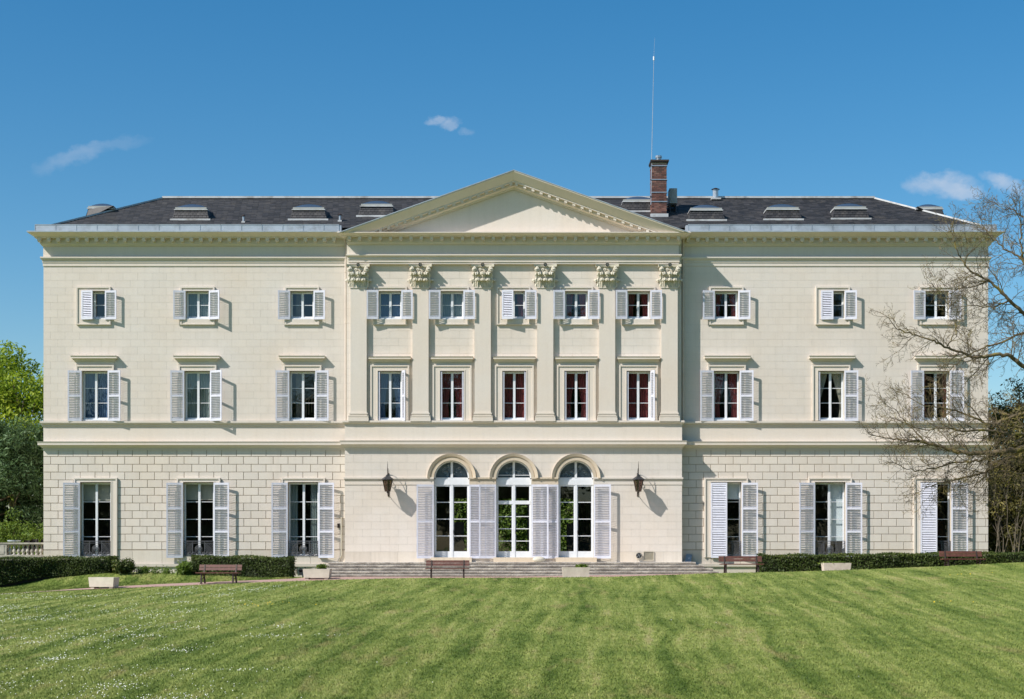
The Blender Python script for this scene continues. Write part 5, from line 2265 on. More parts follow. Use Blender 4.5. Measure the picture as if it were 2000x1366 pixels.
# ------------------------------------------------------------------ wall lanterns
def make_lantern(cx, label):
    X = wx(cx, YG - 0.45)
    Z = wz(963, YG - 0.45)
    root = thing('wall_lantern', label, 'lantern', (X, YG - 0.45, Z), 0, 'iron lanterns on the pavilion wall')
    r0, r1, h = 0.125, 0.235, 0.50
    zb, zt = 0.07, 0.56
    n = 6
    pt = lambda r, k, z: (r * math.cos(math.pi / n + k * 2 * math.pi / n), r * math.sin(math.pi / n + k * 2 * math.pi / n), z)
    mb = MB()
    for k in range(n):
        mb.bar(pt(r0, k, zb), pt(r1, k, zt), 0.02)
        mb.bar(pt(r0, k, zb), pt(r0, k + 1, zb), 0.025)
        mb.bar(pt(r1, k, zt), pt(r1, k + 1, zt), 0.03)
        # extra vertical bars per side
        for t in (0.5,):
            p = Vector(pt(r0, k, zb)).lerp(Vector(pt(r0, k + 1, zb)), t)
            q = Vector(pt(r1, k, zt)).lerp(Vector(pt(r1, k + 1, zt)), t)
            mb.bar(p, q, 0.012)
    mb.lathe([(0.02, zb - 0.08), (0.05, zb - 0.05), (0.03, zb - 0.03), (r0, zb - 0.01), (r0, zb + 0.01)], 0, 0, 6)
    mb.build('cage', M['rust_iron'], root)
    m = MB()
    for k in range(n):
        m.add([pt(r0 - 0.006, k, zb), pt(r0 - 0.006, k + 1, zb), pt(r1 - 0.006, k + 1, zt), pt(r1 - 0.006, k, zt)], [(0, 1, 2, 3)])
    m.build('lantern_glass', M['lantern_glass'], root)
    m = MB()
    prof = [(r1 + 0.035, zt), (r1 + 0.035, zt + 0.02), (0.13, zt + 0.13), (0.075, zt + 0.16), (0.075, zt + 0.19), (0.02, zt + 0.24)]
    m.lathe(prof, 0, 0, 6)
    m.build('cap', M['iron'], root)
    m = MB()
    m.tube([(0, 0, 0.1), (0, 0, 0.24)], 0.02, 6)
    m.build('candle_holder', M['metal'], root)
    # iron bracket: spike, loop behind, arm to the wall
    m = MB()
    m.tube([(0, 0, zt + 0.2), (0, 0, zt + 0.62), (0, 0, wz(901, YG - 0.45) - Z)], [0.016, 0.013, 0.003], 6)
    m.tube(smooth_pts([(0, 0.0, zt + 0.28), (0, 0.10, zt + 0.46), (0, 0.26, zt + 0.48), (0, 0.40, zt + 0.30), (0, 0.43, zt + 0.02), (0, 0.34, zt - 0.12), (0, 0.27, zt + 0.05), (0, 0.36, zt + 0.16)], 5), 0.013, 5)
    m.tube(smooth_pts([(0, 0.0, 0.0), (0, 0.10, -0.09), (0, 0.28, -0.12), (0, 0.44, -0.06)], 5), 0.014, 5)
    m.box(-0.03, 0.03, 0.425, 0.448, -0.14, zt + 0.3)
    m.build('bracket', M['rust_iron'], root)
    return root


M['lantern_glass'] = glass('lantern_glass', 1.0, (0.42, 0.34, 0.30))
make_lantern(757, 'black iron lantern with brown glass on the wall left of the arched doors')
make_lantern(1247, 'black iron lantern with brown glass on the wall right of the arched doors')

# ------------------------------------------------------------------ antenna, air conditioner
ay = CY + 0.1
ax = wx(1271.5, ay)
root = thing('antenna_mast', 'tall thin leaning antenna mast strapped to the left side of the brick chimney', 'antenna', (ax, ay, wz(400, ay)))
mb = MB()
P0, P1, P2 = (0, 0, 0), (wx(1273, ay) - ax, 0, wz(300, ay) - wz(400, ay)), (wx(1277, ay) - ax, 0, wz(116, ay) - wz(400, ay))
mb.tube([P0, P1], 0.018, 6)
mb.tube([P1, P2], [0.016, 0.011], 6)
mb.build('mast', M['metal'], root)
mb = MB()
z = P2[2]
mb.tube([(P2[0], 0, z - 0.05), (P2[0], 0, z + 0.12)], 0.035, 8)
mb.build('collar', M['white'], root)
mb = MB()
mb.tube([(P2[0], 0, z + 0.1), (P2[0] + 0.04, 0, z + 0.95)], [0.007, 0.004], 5)
mb.build('whip', M['metal'], root)
for zz in (0.35, 1.1, 1.75):
    mb = MB()
    xx = P0[0] + (P1[0] - P0[0]) * zz / P1[2]
    mb.box(xx - 0.04, xx + 0.06, -0.04, 0.05, zz - 0.02, zz + 0.02)
    mb.build('strap', M['iron'], root)

ay = 2.0
X0, X1 = wx(1307.5, ay), wx(1322.5, ay)
zb = wz(397, ay)
root = thing('air_conditioner', 'grey air conditioning unit mounted beside the brick chimney', 'air conditioner', ((X0 + X1) / 2, ay, zb))
w = X1 - X0
mb = MB()
mb.box(-w / 2, w / 2, 0, 0.75, 0, 0.66)
mb.box(-w / 2 + 0.03, w / 2 - 0.03, -0.012, 0, 0.63, 0.66)
mb.build('casing', M['acgrey'], root)
mb = MB()
for k in range(11):
    z = 0.08 + k * 0.05
    mb.box(-w / 2 + 0.04, w / 2 - 0.03, -0.02, -0.008, z, z + 0.022)
for x in (-0.06, 0.04, 0.12):
    mb.box(x, x + 0.012, -0.026, -0.01, 0.05, 0.62)
mb.build('grille', M['zinc_pale'], root)
mb = MB()
mb.box(-w / 2 - 0.25, w / 2, 0.1, 0.15, -0.05, -0.01)
mb.box(-w / 2 - 0.25, w / 2, 0.6, 0.65, -0.05, -0.01)
mb.box(-w / 2 + 0.02, -w / 2 + 0.06, 0.1, 0.65, -0.75, -0.05)
mb.box(w / 2 - 0.06, w / 2 - 0.02, 0.1, 0.65, -0.6, -0.05)
mb.build('wall_bracket', M['iron'], root)

# ------------------------------------------------------------------ small things on the terrace
y = YG - 0.75
X, Z = wx(1051.5, y), TERR
mb = MB()
n1, n2 = 14, 9
for j in range(n2 + 1):
    a = math.pi * j / n2
    for k in range(n1):
        b = 2 * math.pi * k / n1
        mb.v.append((0.27 * math.sin(a) * math.cos(b) * (1 + 0.1 * math.cos(b)), 0.17 * math.sin(a) * math.sin(b), 0.125 - 0.125 * math.cos(a)))
for j in range(n2):
    for k in range(n1):
        mb.f.append((j * n1 + k, j * n1 + (k + 1) % n1, (j + 1) * n1 + (k + 1) % n1, (j + 1) * n1 + k))
        mb.t.append(0)
tag(mb.build('round_stone', M['concrete'], None, (X, y, Z - 0.004), True), 'smooth pale egg-shaped stone at the right foot of the middle garden door', 'stone')
y = -0.25
root = thing('leaning_board', 'blue-grey board leaning in the shaded corner at the right end of the steps', 'board', (wx(1344, y), y, TERR), R(-6))
mb = MB()
mb.add([(-0.15, 0.0, 0), (0.13, 0.0, 0), (0.13, 0.03, 0), (-0.15, 0.03, 0), (-0.08, 0.16, 0.34), (0.17, 0.16, 0.33), (0.17, 0.19, 0.33), (-0.08, 0.19, 0.34)],
       [(0, 1, 5, 4), (1, 2, 6, 5), (2, 3, 7, 6), (3, 0, 4, 7), (4, 5, 6, 7), (3, 2, 1, 0)])
mb.build('panel', M['bluepanel'], root)
mb = MB()
mb.bar((0.02, 0.075, 0.16), (0.05, 0.08, 0.18), 0.04, 0.006, (0, 1, 0))
mb.build('sticker', M['white'], root)

# ------------------------------------------------------------------ balustrade at the left end
by = 0.6
bx0, bx1 = wx(-60, by), XL
z0, z1 = wz(1087, by), wz(1060, by)
root = thing('balustrade', 'weathered stone balustrade with turned balusters joining the left corner of the mansion', 'balustrade', ((bx0 + bx1) / 2, by, z0))
ox, oy, oz = (bx0 + bx1) / 2, by, z0
h = z1 - z0


def lb(mb, name, mat, smooth=False):
    mb.v = [(a - ox, b - oy, c - oz) for a, b, c in mb.v]
    return mb.build(name, mat, root, (0, 0, 0), smooth)


mb = MB()
mb.box(bx0, bx1 - 0.0, by - 0.16, by + 0.16, z1 - 0.07, z1)
mb.box(bx0, bx1 - 0.0, by - 0.13, by + 0.13, z1 - 0.10, z1 - 0.07)
lb(mb, 'rail', M['balus'])
mb = MB()
mb.box(bx0, bx1, by - 0.16, by + 0.16, -1.2, z0 + 0.06)
lb(mb, 'plinth', M['balus'])
mb = MB()
mb.box(wx(-14, by), wx(15, by), by - 0.15, by + 0.15, z0 + 0.06, z1 - 0.10)
mb.box(wx(-9, by), wx(10, by), by - 0.165, by - 0.14, z0 + 0.10, z1 - 0.14)
lb(mb, 'pedestal', M['balus'])
hb = z1 - 0.10 - (z0 + 0.06)
prof = [(0.075, 0), (0.075, 0.04), (0.04, 0.06), (0.06, 0.10), (0.088, 0.16), (0.08, 0.21), (0.045, 0.30), (0.034, 0.36), (0.05, 0.37), (0.05, 0.39), (0.035, 0.40), (0.07, 0.43), (0.07, 0.46)]
m = MB()
m.lathe([(r, z * hb / 0.46) for r, z in prof], 0, 0, 12)
me = None
for k in range(11):
    px = 19.5 + k * 8.7 if k < 8 else -20 - (k - 8) * 8.7
    loc = (wx(px, by) - ox, 0, 0.06)
    if me is None:
        me = m.build('baluster', M['balus'], root, loc, True).data
    else:
        link('baluster', me, root, loc)
# terrace slab carrying the garden furniture behind the balustrade
mb = MB()
mb.box(wx(-400, 2), XL, by + 0.17, 9.0, -1.2, z0 + 0.02)
tag(mb.build('terrace', M['plinth'], None), kind='structure')


def tub(px0, px1, py, y, mat, label, cat, name, cone=0.8):
    x = (wx(px0, y) + wx(px1, y)) / 2
    r = (wx(px1, y) - wx(px0, y)) / 2
    zt, zb_ = wz(py, y), z0 + 0.02
    mb = MB()
    mb.lathe([(r * cone, 0), (r, zt - zb_ - 0.04), (r * 1.04, zt - zb_ - 0.04), (r * 1.04, zt - zb_), (r * 0.9, zt - zb_), (r * 0.88, zt - zb_ - 0.05)], 0, 0, 20)
    tag(mb.build(name, mat, None, (x, y, zb_), True), label, cat)


def table(px0, px1, py, y, label):
    x = (wx(px0, y) + wx(px1, y)) / 2
    r = (wx(px1, y) - wx(px0, y)) / 2
    zt, zb_ = wz(py, y), z0 + 0.02
    rt = thing('garden_table', label, 'table', (x, y, zb_))
    hh = zt - zb_
    mb = MB()
    mb.lathe([(r, hh - 0.05), (r, hh), (0.01, hh + 0.001)], 0, 0, 24)
    mb.build('table_top', M['zinc'], rt)
    mb = MB()
    mb.tube([(0, 0, 0), (0, 0, hh - 0.04)], 0.04, 8)
    mb.lathe([(0.25, 0), (0.22, 0.04), (0.05, 0.07)], 0, 0, 16)
    mb.build('pedestal_leg', M['zinc'], rt)


table(15, 40, 1055.5, 1.6, 'round pale grey garden table behind the balustrade')


def armchair(px0, px1, py, y, rot, label):
    x = (wx(px0, y) + wx(px1, y)) / 2
    w = wx(px1, y) - wx(px0, y)
    zt, zb_ = wz(py, y), z0 + 0.02
    rt = thing('wicker_armchair', label, 'armchair', (x, y, zb_), rot)
    hh = zt - zb_
    mb = MB()
    vv, ff = [], []
    n = 14
    for k in range(n + 1):
        a = math.pi * k / n
        for (rr, zz) in ((w / 2, 0.3 * hh), (w / 2, hh), (w / 2 - 0.05, hh), (w / 2 - 0.05, 0.3 * hh)):
            vv.append((rr * math.cos(a), rr * math.sin(a) * 0.9, zz))
    for k in range(n):
        for q in range(4):
            a0, a1 = k * 4 + q, k * 4 + (q + 1) % 4
            ff.append((a0 + 4, a1 + 4, a1, a0))
    mb.add(vv, ff)
    mb.build('wicker_back', M['furniture'], rt)
    mb = MB()
    mb.lathe([(w / 2 - 0.05, 0.35 * hh), (w / 2 - 0.05, 0.5 * hh), (0.01, 0.52 * hh)], 0, 0, 16)
    mb.build('seat', M['furniture'], rt)
    for sx in (-1, 1):
        for sy in (-1, 1):
            m = MB()
            m.tube([(sx * w * 0.35, sy * w * 0.3, 0), (sx * w * 0.35, sy * w * 0.3, 0.35 * hh)], 0.02, 6)
            m.build('leg', M['furniture'], rt)


armchair(47, 60, 1055.5, 2.2, 0.3, 'dark wicker armchair nearest the pale table behind the balustrade')
armchair(60, 75, 1053.5, 1.6, -0.2, 'dark wicker armchair in the middle behind the balustrade')
armchair(76, 92, 1054, 2.4, -0.8, 'dark wicker armchair nearest the corner of the mansion')


# ------------------------------------------------------------------ vegetation
def clump_leaves(centres, radii, n_per, size, rg, squash=(1, 1, 1), shell=0.35, up=0.3, elong=1.6):
    cs, ns = [], []
    tn = []
    for (c, r) in zip(centres, radii):
        n = max(8, int(n_per * r * r))
        d = rg.normal(0, 1, (n, 3))
        d /= np.linalg.norm(d, axis=1, keepdims=True)
        rr = r * (1 - shell * rg.random((n, 1)) ** 1.5) * (0.85 + 0.3 * rg.random((n, 1)))
        cs.append(np.array(c) + d * rr * np.array(squash))
        ns.append(d * 0.8 + np.array([0, 0, up]))
        tn.append(np.full(n, rg.uniform(-0.18, 0.18)))
    c = np.concatenate(cs)
    nn = np.concatenate(ns)
    v, f, t = leaf_quads(c, size, rg, nn, 0.6, elong)
    t = np.clip(t * 0.75 + 0.12 + np.concatenate(tn), 0, 1)
    return v, f, t


def crown_clumps(cx, cy, cz, rx, ry, rz, n, rmin, rmax, rg, hollow=0.55):
    d = rg.normal(0, 1, (n, 3))
    d /= np.linalg.norm(d, axis=1, keepdims=True)
    rr = (hollow + (1 - hollow) * rg.random((n, 1)) ** 0.5)
    c = d * rr * np.array([rx, ry, rz]) + np.array([cx, cy, cz])
    return c, rg.uniform(rmin, rmax, n)


def make_tree(name, label, base, height, crown, mat, n_clumps, rmin, rmax, per, leaf, seed, trunk_r=0.25, bark_=None, group=None, hollow=0.5, squash=(1, 1, 0.8), elong=1.6, up=0.35):
    """crown: (rx, ry, rz, z centre) relative to the base."""
    rg = np.random.default_rng(seed)
    rs = random.Random(seed)
    root = thing(name, label, 'tree', base, 0, group)
    rx, ry, rz, zc = crown
    c, r = crown_clumps(0, 0, zc, rx, ry, rz, n_clumps, rmin, rmax, rg, hollow)
    v, f, t = clump_leaves(c, r, per, leaf, rg, squash, 0.5, up, elong)
    me = np_mesh('crown', v, f, t)
    me.materials.append(mat)
    tag(link('crown', me, root), kind='stuff')
    mb = MB()
    top = zc + rz * 0.5
    pts = [(0, 0, -0.3)] + [(rs.uniform(-0.15, 0.15) * k, rs.uniform(-0.15, 0.15) * k, top * k / 5) for k in range(1, 6)]
    mb.tube(smooth_pts(pts, 3), [trunk_r * (1 - 0.85 * i / 15) for i in range(16)], 8)
    mb.build('trunk', bark_ or M['bark'], root)
    m = MB()
    for k in range(min(26, n_clumps)):
        e_ = c[k]
        h0 = max(0.15 * top, min(top * 0.95, e_[2] * rs.uniform(0.35, 0.8)))
        m.tube(smooth_pts([(0, 0, h0), tuple(np.array([0, 0, h0]) * 0.45 + e_ * 0.55 + np.array([0, 0, -0.2])), tuple(e_)], 3), [trunk_r * 0.32, trunk_r * 0.26, trunk_r * 0.2, trunk_r * 0.14, trunk_r * 0.1, trunk_r * 0.06, 0.015], 5)
    m.build('limbs', bark_ or M['bark'], root)
    return root


def gz(X, Y):
    return float(ground_z(X, Y))


# left side: a fresh green maple far behind, dark conifers in front of it
for (px, Y, h, rx, seed, lab) in ((30, 24, 13.2, 4.2, 21, 'fresh yellow-green broadleaf tree behind the left corner of the mansion'),
                                  (-70, 26, 13.0, 4.6, 22, 'fresh green broadleaf tree cut by the left edge of the picture')):
    X = wx(px, Y)
    g_ = gz(X, Y)
    make_tree('broadleaf_tree', lab, (X, Y, g_), h, (rx, 3.4, 4.6, h - 4.3), M['leaf_bright'], 120, 0.7, 1.25, 190, 0.085, seed, 0.3, group='trees behind the left corner', squash=(1, 1, 0.7))
for (px, Y, top_py, rx, seed, lab) in ((52, 12, 812, 2.3, 31, 'dark grey-green conifer right beside the left corner of the mansion'),
                                       (-8, 10, 822, 2.2, 32, 'dark conifer at the left edge behind the balustrade'),
                                       (-90, 11, 800, 2.5, 33, 'dark conifer mostly outside the left edge')):
    X = wx(px, Y)
    g_ = gz(X, Y)
    h = wz(top_py, Y) - g_
    make_tree('conifer', lab, (X, Y, g_), h, (rx, 1.8, h * 0.47, h * 0.52), M['leaf_dark'], 150, 0.35, 0.75, 520, 0.055, seed, 0.2, group='conifers at the left', squash=(1, 1, 0.75), elong=2.2)
for (px, Y, py, r, seed, lab) in ((20, 8.0, 1000, 1.5, 41, 'light green shrub behind the middle of the balustrade'), (66, 7.5, 1008, 1.2, 42, 'light green shrub against the corner of the mansion'), (-30, 8, 995, 1.6, 43, 'light green shrub behind the left end of the balustrade')):
    X = wx(px, Y)
    g_ = gz(X, Y)
    rg = np.random.default_rng(seed)
    zc = (wz(py, Y) - g_) * 0.5
    c, rr = crown_clumps(0, 0, zc, r, 0.9, zc * 0.95, 50, 0.25, 0.5, rg, 0.4)
    root = thing('shrub', lab, 'shrub', (X, Y, g_), 0, 'shrubs behind the balustrade')
    v, f, t = clump_leaves(c, rr, 600, 0.05, rg, (1, 1, 0.8), 0.5, 0.4)
    me = np_mesh('foliage', v, f, t)
    me.materials.append(M['leaf_mid'])
    tag(link('foliage', me, root), kind='stuff')
    m = MB()
    for k in range(14):
        m.tube([(0, 0, -0.1), tuple(c[k] * 0.55), tuple(c[k])], [0.04, 0.025, 0.01], 5)
    m.build('stems', M['bark'], root)

# right side: budding wood on dark evergreens with pale bare stems
spec_r = [(1966, 0.9, 768, 1.35, 51, 'leaf_wood', 'olive budding tree just right of the mansion corner'),
          (2022, 1.6, 742, 1.7, 52, 'leaf_wood', 'tall olive budding tree at the right edge'),
          (2100, 1.2, 750, 2.2, 53, 'leaf_wood', 'olive budding tree outside the right edge'),
          (1968, 2.6, 900, 1.3, 54, 'leaf_dark', 'dark evergreen under the budding trees by the right corner'),
          (2024, 2.4, 890, 1.6, 55, 'leaf_dark', 'dark evergreen at the right edge behind the bare stems'),
          (2110, 2.6, 880, 2.0, 56, 'leaf_dark', 'dark evergreen outside the right edge'),
          (1990, 9, 748, 3.4, 57, 'leaf_wood', 'shaded olive tree behind the budding trees at the right edge')]
for (px, Y, py, rx, seed, mt, lab) in spec_r:
    X = wx(px, Y)
    g_ = gz(X, Y)
    h = wz(py, Y) - g_
    make_tree('woodland_tree', lab, (X, Y, g_), h, (rx, 1.1, h * 0.46, h * 0.54), M[mt], 150, 0.3, 0.7, 360, 0.055, seed, 0.18, group='trees beyond the right corner', squash=(1, 1, 0.8), bark_=M['stem'])
root = None
rs = random.Random(77)
lbls = ['thin pale bare stem nearest the right corner of the mansion', 'second thin pale stem from the right corner', 'third thin pale stem from the right corner', 'thin forked pale stem midway to the right edge', 'thin pale stem at the right edge', 'thin pale stem outside the right edge']
for k, px in enumerate((1942, 1953, 1965, 1978, 1990, 2008)):
    Y = -0.6 + rs.random()*0.8
    X = wx(px, Y)
    g_ = gz(X, Y)
    root = thing('bare_sapling', lbls[k], 'sapling', (X, Y, g_), 0, 'pale saplings beyond the right corner')
    for q in range(3):
        m = MB()
        h = rs.uniform(2.6, 4.8)
        x, y_ = 0, 0
        pts = [(0, 0, -0.1)]
        for s in range(1, 7):
            x += rs.uniform(-0.16, 0.16)
            y_ += rs.uniform(-0.1, 0.1)
            pts.append((x + (q - 1) * 0.07 * s, y_, h * s / 6))
        m.tube(smooth_pts(pts, 2), [0.022 * (1 - 0.75 * i / 12) for i in range(13)], 5)
        for s in range(2, 6):
            p = Vector(pts[s])
            m.tube([p, p + Vector((rs.uniform(-0.4, 0.4), rs.uniform(-0.2, 0.2), rs.uniform(0.2, 0.7)))], [0.012, 0.003], 4)
        m.build('stem', M['stem'], root)

# greenery of the rear garden, seen through the salon
for k, (X, Y, h, r) in enumerate(((-6.5, 33, 9, 4.0), (-1.5, 34, 9.5, 4.2), (4, 33, 9, 4.0), (9.5, 34, 9, 4.0))):
    make_tree('garden_tree', ['leafy tree of the rear garden seen through the left garden door', 'leafy tree of the rear garden behind the middle door',
                              'leafy tree of the rear garden seen through the right garden door', 'leafy tree of the rear garden beyond the right lantern'][k],
              (X, Y, -0.7), h, (r, 2.2, h * 0.52, h * 0.47), M['leaf_bright'], 90, 0.7, 1.2, 110, 0.11, 90 + k, 0.25, group='trees of the rear garden')

# woodland across the lawn behind the photographer: shows as dark reflections in the panes
rg = np.random.default_rng(99)
n = 90
n = 260
wx_ = rg.uniform(-80, 80, n)
wh = 17 + 13 * sstep((wx_ + 8) / 22) + 2.5 * np.sin(wx_ * 0.5) + 1.5 * np.sin(wx_ * 1.3)
c = np.stack([wx_, rg.uniform(-128, -118, n), 1 + (wh - 1) * rg.random(n)], -1)
v, f, t = clump_leaves(c, rg.uniform(3.2, 5.0, n), 26, 0.42, rg, (1, 1, 0.9), 0.5, 0.3)
me = np_mesh('woodland', v, f, t)
me.materials.append(M['leaf_dark'])
tag(link('woodland', me), 'dark woodland across the lawn facing the mansion', 'woodland', kind='stuff')


# tall clipped hedge closing the rear garden
rg = np.random.default_rng(101)
n = 60000
hx, hz = rg.uniform(-22, 22, n), rg.uniform(-0.9, 5.2, n)
hc = np.stack([hx, 29 + rg.normal(0, 0.12, n) + 0.25 * np.sin(hx * 1.7 + hz) * np.sin(hz * 2.3), hz], -1)
v, f, t = leaf_quads(hc, 0.075, rg, np.tile([0, -1, 0.3], (n, 1)), 0.8)
me = np_mesh('garden_hedge', v, f, t)
me.materials.append(M['leaf_mid'])
hr = thing('garden_hedge', 'tall green hedge of the rear garden seen through the panes of the middle door', 'hedge', (0, 29, -0.9))
tag(link('foliage', me, hr, (0, -29, 0.9)), kind='stuff')
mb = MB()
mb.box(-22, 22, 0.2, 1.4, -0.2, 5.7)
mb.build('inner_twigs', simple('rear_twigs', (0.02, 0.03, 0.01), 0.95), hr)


# hedges
def hedge(label, pxs, pys_top, pys_bot, d, depth, seed, mat='leaf_hedge', per=1500, size=0.028, name='box_hedge'):
    """body built along X between the given picture columns; every bush has its own core and leaf skin."""
    rg = np.random.default_rng(seed)
    xs = np.array([(p - 1000) * dd / F for p, dd in zip(pxs, d)])
    ys = np.array([dd - D for dd in d])
    zt = np.array([CZ + (1080 - p) * dd / F for p, dd in zip(pys_top, d)])
    xc, yc = xs.mean(), ys.mean() + depth / 2
    g0 = min(gz(x, y) for x, y in zip(xs, ys))
    root = thing(name, label, 'hedge', (xc, yc, g0), 0, 'clipped hedges at the foot of the mansion')
    core = MB()
    n = 28
    X = np.linspace(xs[0], xs[-1], n)
    Yf_ = np.interp(X, xs, ys)
    Z = np.interp(X, xs, zt)
    G = ground_z(X, Yf_ + depth / 2) - 0.15
    i_ = 0.06
    vv = []
    for k in range(n):
        vv += [(X[k] - xc, Yf_[k] + i_ - yc, G[k] - g0), (X[k] - xc, Yf_[k] + i_ - yc, Z[k] - i_ - g0), (X[k] - xc, Yf_[k] + depth - i_ - yc, Z[k] - i_ - g0), (X[k] - xc, Yf_[k] + depth - i_ - yc, G[k] - g0)]
    ff = [(0, 1, 2, 3), (4 * n - 1, 4 * n - 2, 4 * n - 3, 4 * n - 4)]
    for k in range(n - 1):
        for q in range(3):
            a = k * 4 + q
            ff.append((a, a + 4, a + 5, a + 1))
    core.add(vv, ff)
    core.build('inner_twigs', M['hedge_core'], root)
    L = xs[-1] - xs[0]
    H = float(np.mean(Z - G)) - 0.1
    nf, nt, ne = int(per * L * H), int(per * L * depth * 0.6), int(per * depth * H)
    fx = rg.uniform(xs[0], xs[-1], nf)
    gf = np.interp(fx, X, G) + 0.12
    zf_ = gf + (np.interp(fx, X, Z) - gf) * rg.random(nf)
    lump = 0.05 * np.sin(fx * 5.1 + zf_ * 3) * np.sin(zf_ * 7 + fx * 2)
    cf = np.stack([fx, np.interp(fx, X, Yf_) + rg.normal(0, 0.035, nf) + lump, zf_], -1)
    tx_ = rg.uniform(xs[0], xs[-1], nt)
    ct = np.stack([tx_, np.interp(tx_, X, Yf_) + rg.uniform(0, depth, nt), np.interp(tx_, X, Z) + rg.normal(0, 0.03, nt) + 0.025 * np.sin(tx_ * 3.3)], -1)
    es = []
    for e_ in (0, -1):
        ex = np.full(ne, xs[e_]) + rg.normal(0, 0.05, ne)
        es.append(np.stack([ex, ys[e_] + rg.uniform(0, depth, ne), G[e_] + 0.1 + (Z[e_] - G[e_]) * rg.random(ne)], -1))
    c = np.concatenate([cf, ct] + es)
    nn = np.concatenate([np.tile([0, -1, 0.3], (nf, 1)), np.tile([0, -0.2, 1.0], (nt, 1)), np.tile([-0.8, 0, 0.3], (ne, 1)), np.tile([0.8, 0, 0.3], (ne, 1))])
    v, f, t = leaf_quads(c, size, rg, nn, 0.7, 1.4)
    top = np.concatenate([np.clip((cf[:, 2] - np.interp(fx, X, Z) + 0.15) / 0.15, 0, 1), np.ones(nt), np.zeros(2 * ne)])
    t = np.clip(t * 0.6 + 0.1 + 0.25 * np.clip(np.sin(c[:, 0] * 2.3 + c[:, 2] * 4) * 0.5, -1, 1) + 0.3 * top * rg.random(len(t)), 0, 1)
    v = v - np.array([xc, yc, g0])
    me = np_mesh('foliage', v, f, t)
    me.materials.append(M[mat])
    tag(link('foliage', me, root), kind='stuff')
    return root


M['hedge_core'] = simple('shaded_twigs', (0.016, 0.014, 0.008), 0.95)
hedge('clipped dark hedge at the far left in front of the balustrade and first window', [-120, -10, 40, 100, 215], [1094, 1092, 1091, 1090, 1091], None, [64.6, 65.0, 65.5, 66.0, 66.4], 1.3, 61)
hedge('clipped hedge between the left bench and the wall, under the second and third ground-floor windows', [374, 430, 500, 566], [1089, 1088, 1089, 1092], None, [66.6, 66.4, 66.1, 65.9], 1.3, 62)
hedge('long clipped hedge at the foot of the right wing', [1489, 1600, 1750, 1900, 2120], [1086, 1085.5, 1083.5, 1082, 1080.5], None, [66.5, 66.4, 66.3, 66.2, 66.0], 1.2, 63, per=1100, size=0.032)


def bush(label, px, py_top, d, r, seed, ry=0.5, mat='leaf_mid', per=900, size=0.04, name='bush', hgt=None):
    X, Y = (px - 1000) * d / F, d - D
    g_ = gz(X, Y)
    h = hgt or CZ + (1080 - py_top) * d / F - g_
    rg = np.random.default_rng(seed)
    c, rr = crown_clumps(0, 0, h * 0.45, r, ry, h * 0.5, 26, 0.12, 0.26, rg, 0.3)
    c[:, 2] = np.maximum(c[:, 2], 0.08)
    root = thing(name, label, 'bush', (X, Y, g_))
    v, f, t = clump_leaves(c, rr, per * 3, size, rg, (1, 1, 1), 0.6, 0.4)
    me = np_mesh('foliage', v, f, t)
    me.materials.append(M[mat])
    tag(link('foliage', me, root), kind='stuff')
    m = MB()
    for k in range(12):
        m.tube([(0, 0, -0.05), tuple(c[k] * 0.6), tuple(c[k])], [0.02, 0.012, 0.005], 4)
    m.build('stems', M['bark'], root)


bush('loose green bush closing the right end of the far left hedge', 243, 1093, 66.5, 0.50, 71, per=1000, mat='leaf_hedge')
bush('loose leafy bush at the left end of the second hedge', 366, 1098, 66.7, 0.34, 72, per=900)
bush('low weedy plants along the wall foot between the two left hedges', 318, 1114, 67.2, 0.85, 73, per=300, size=0.03, name='weeds', ry=0.3)
bush('small weeds next to the bush left of the second hedge', 278, 1112, 66.9, 0.25, 74, per=300, size=0.03, name='weeds', ry=0.2)


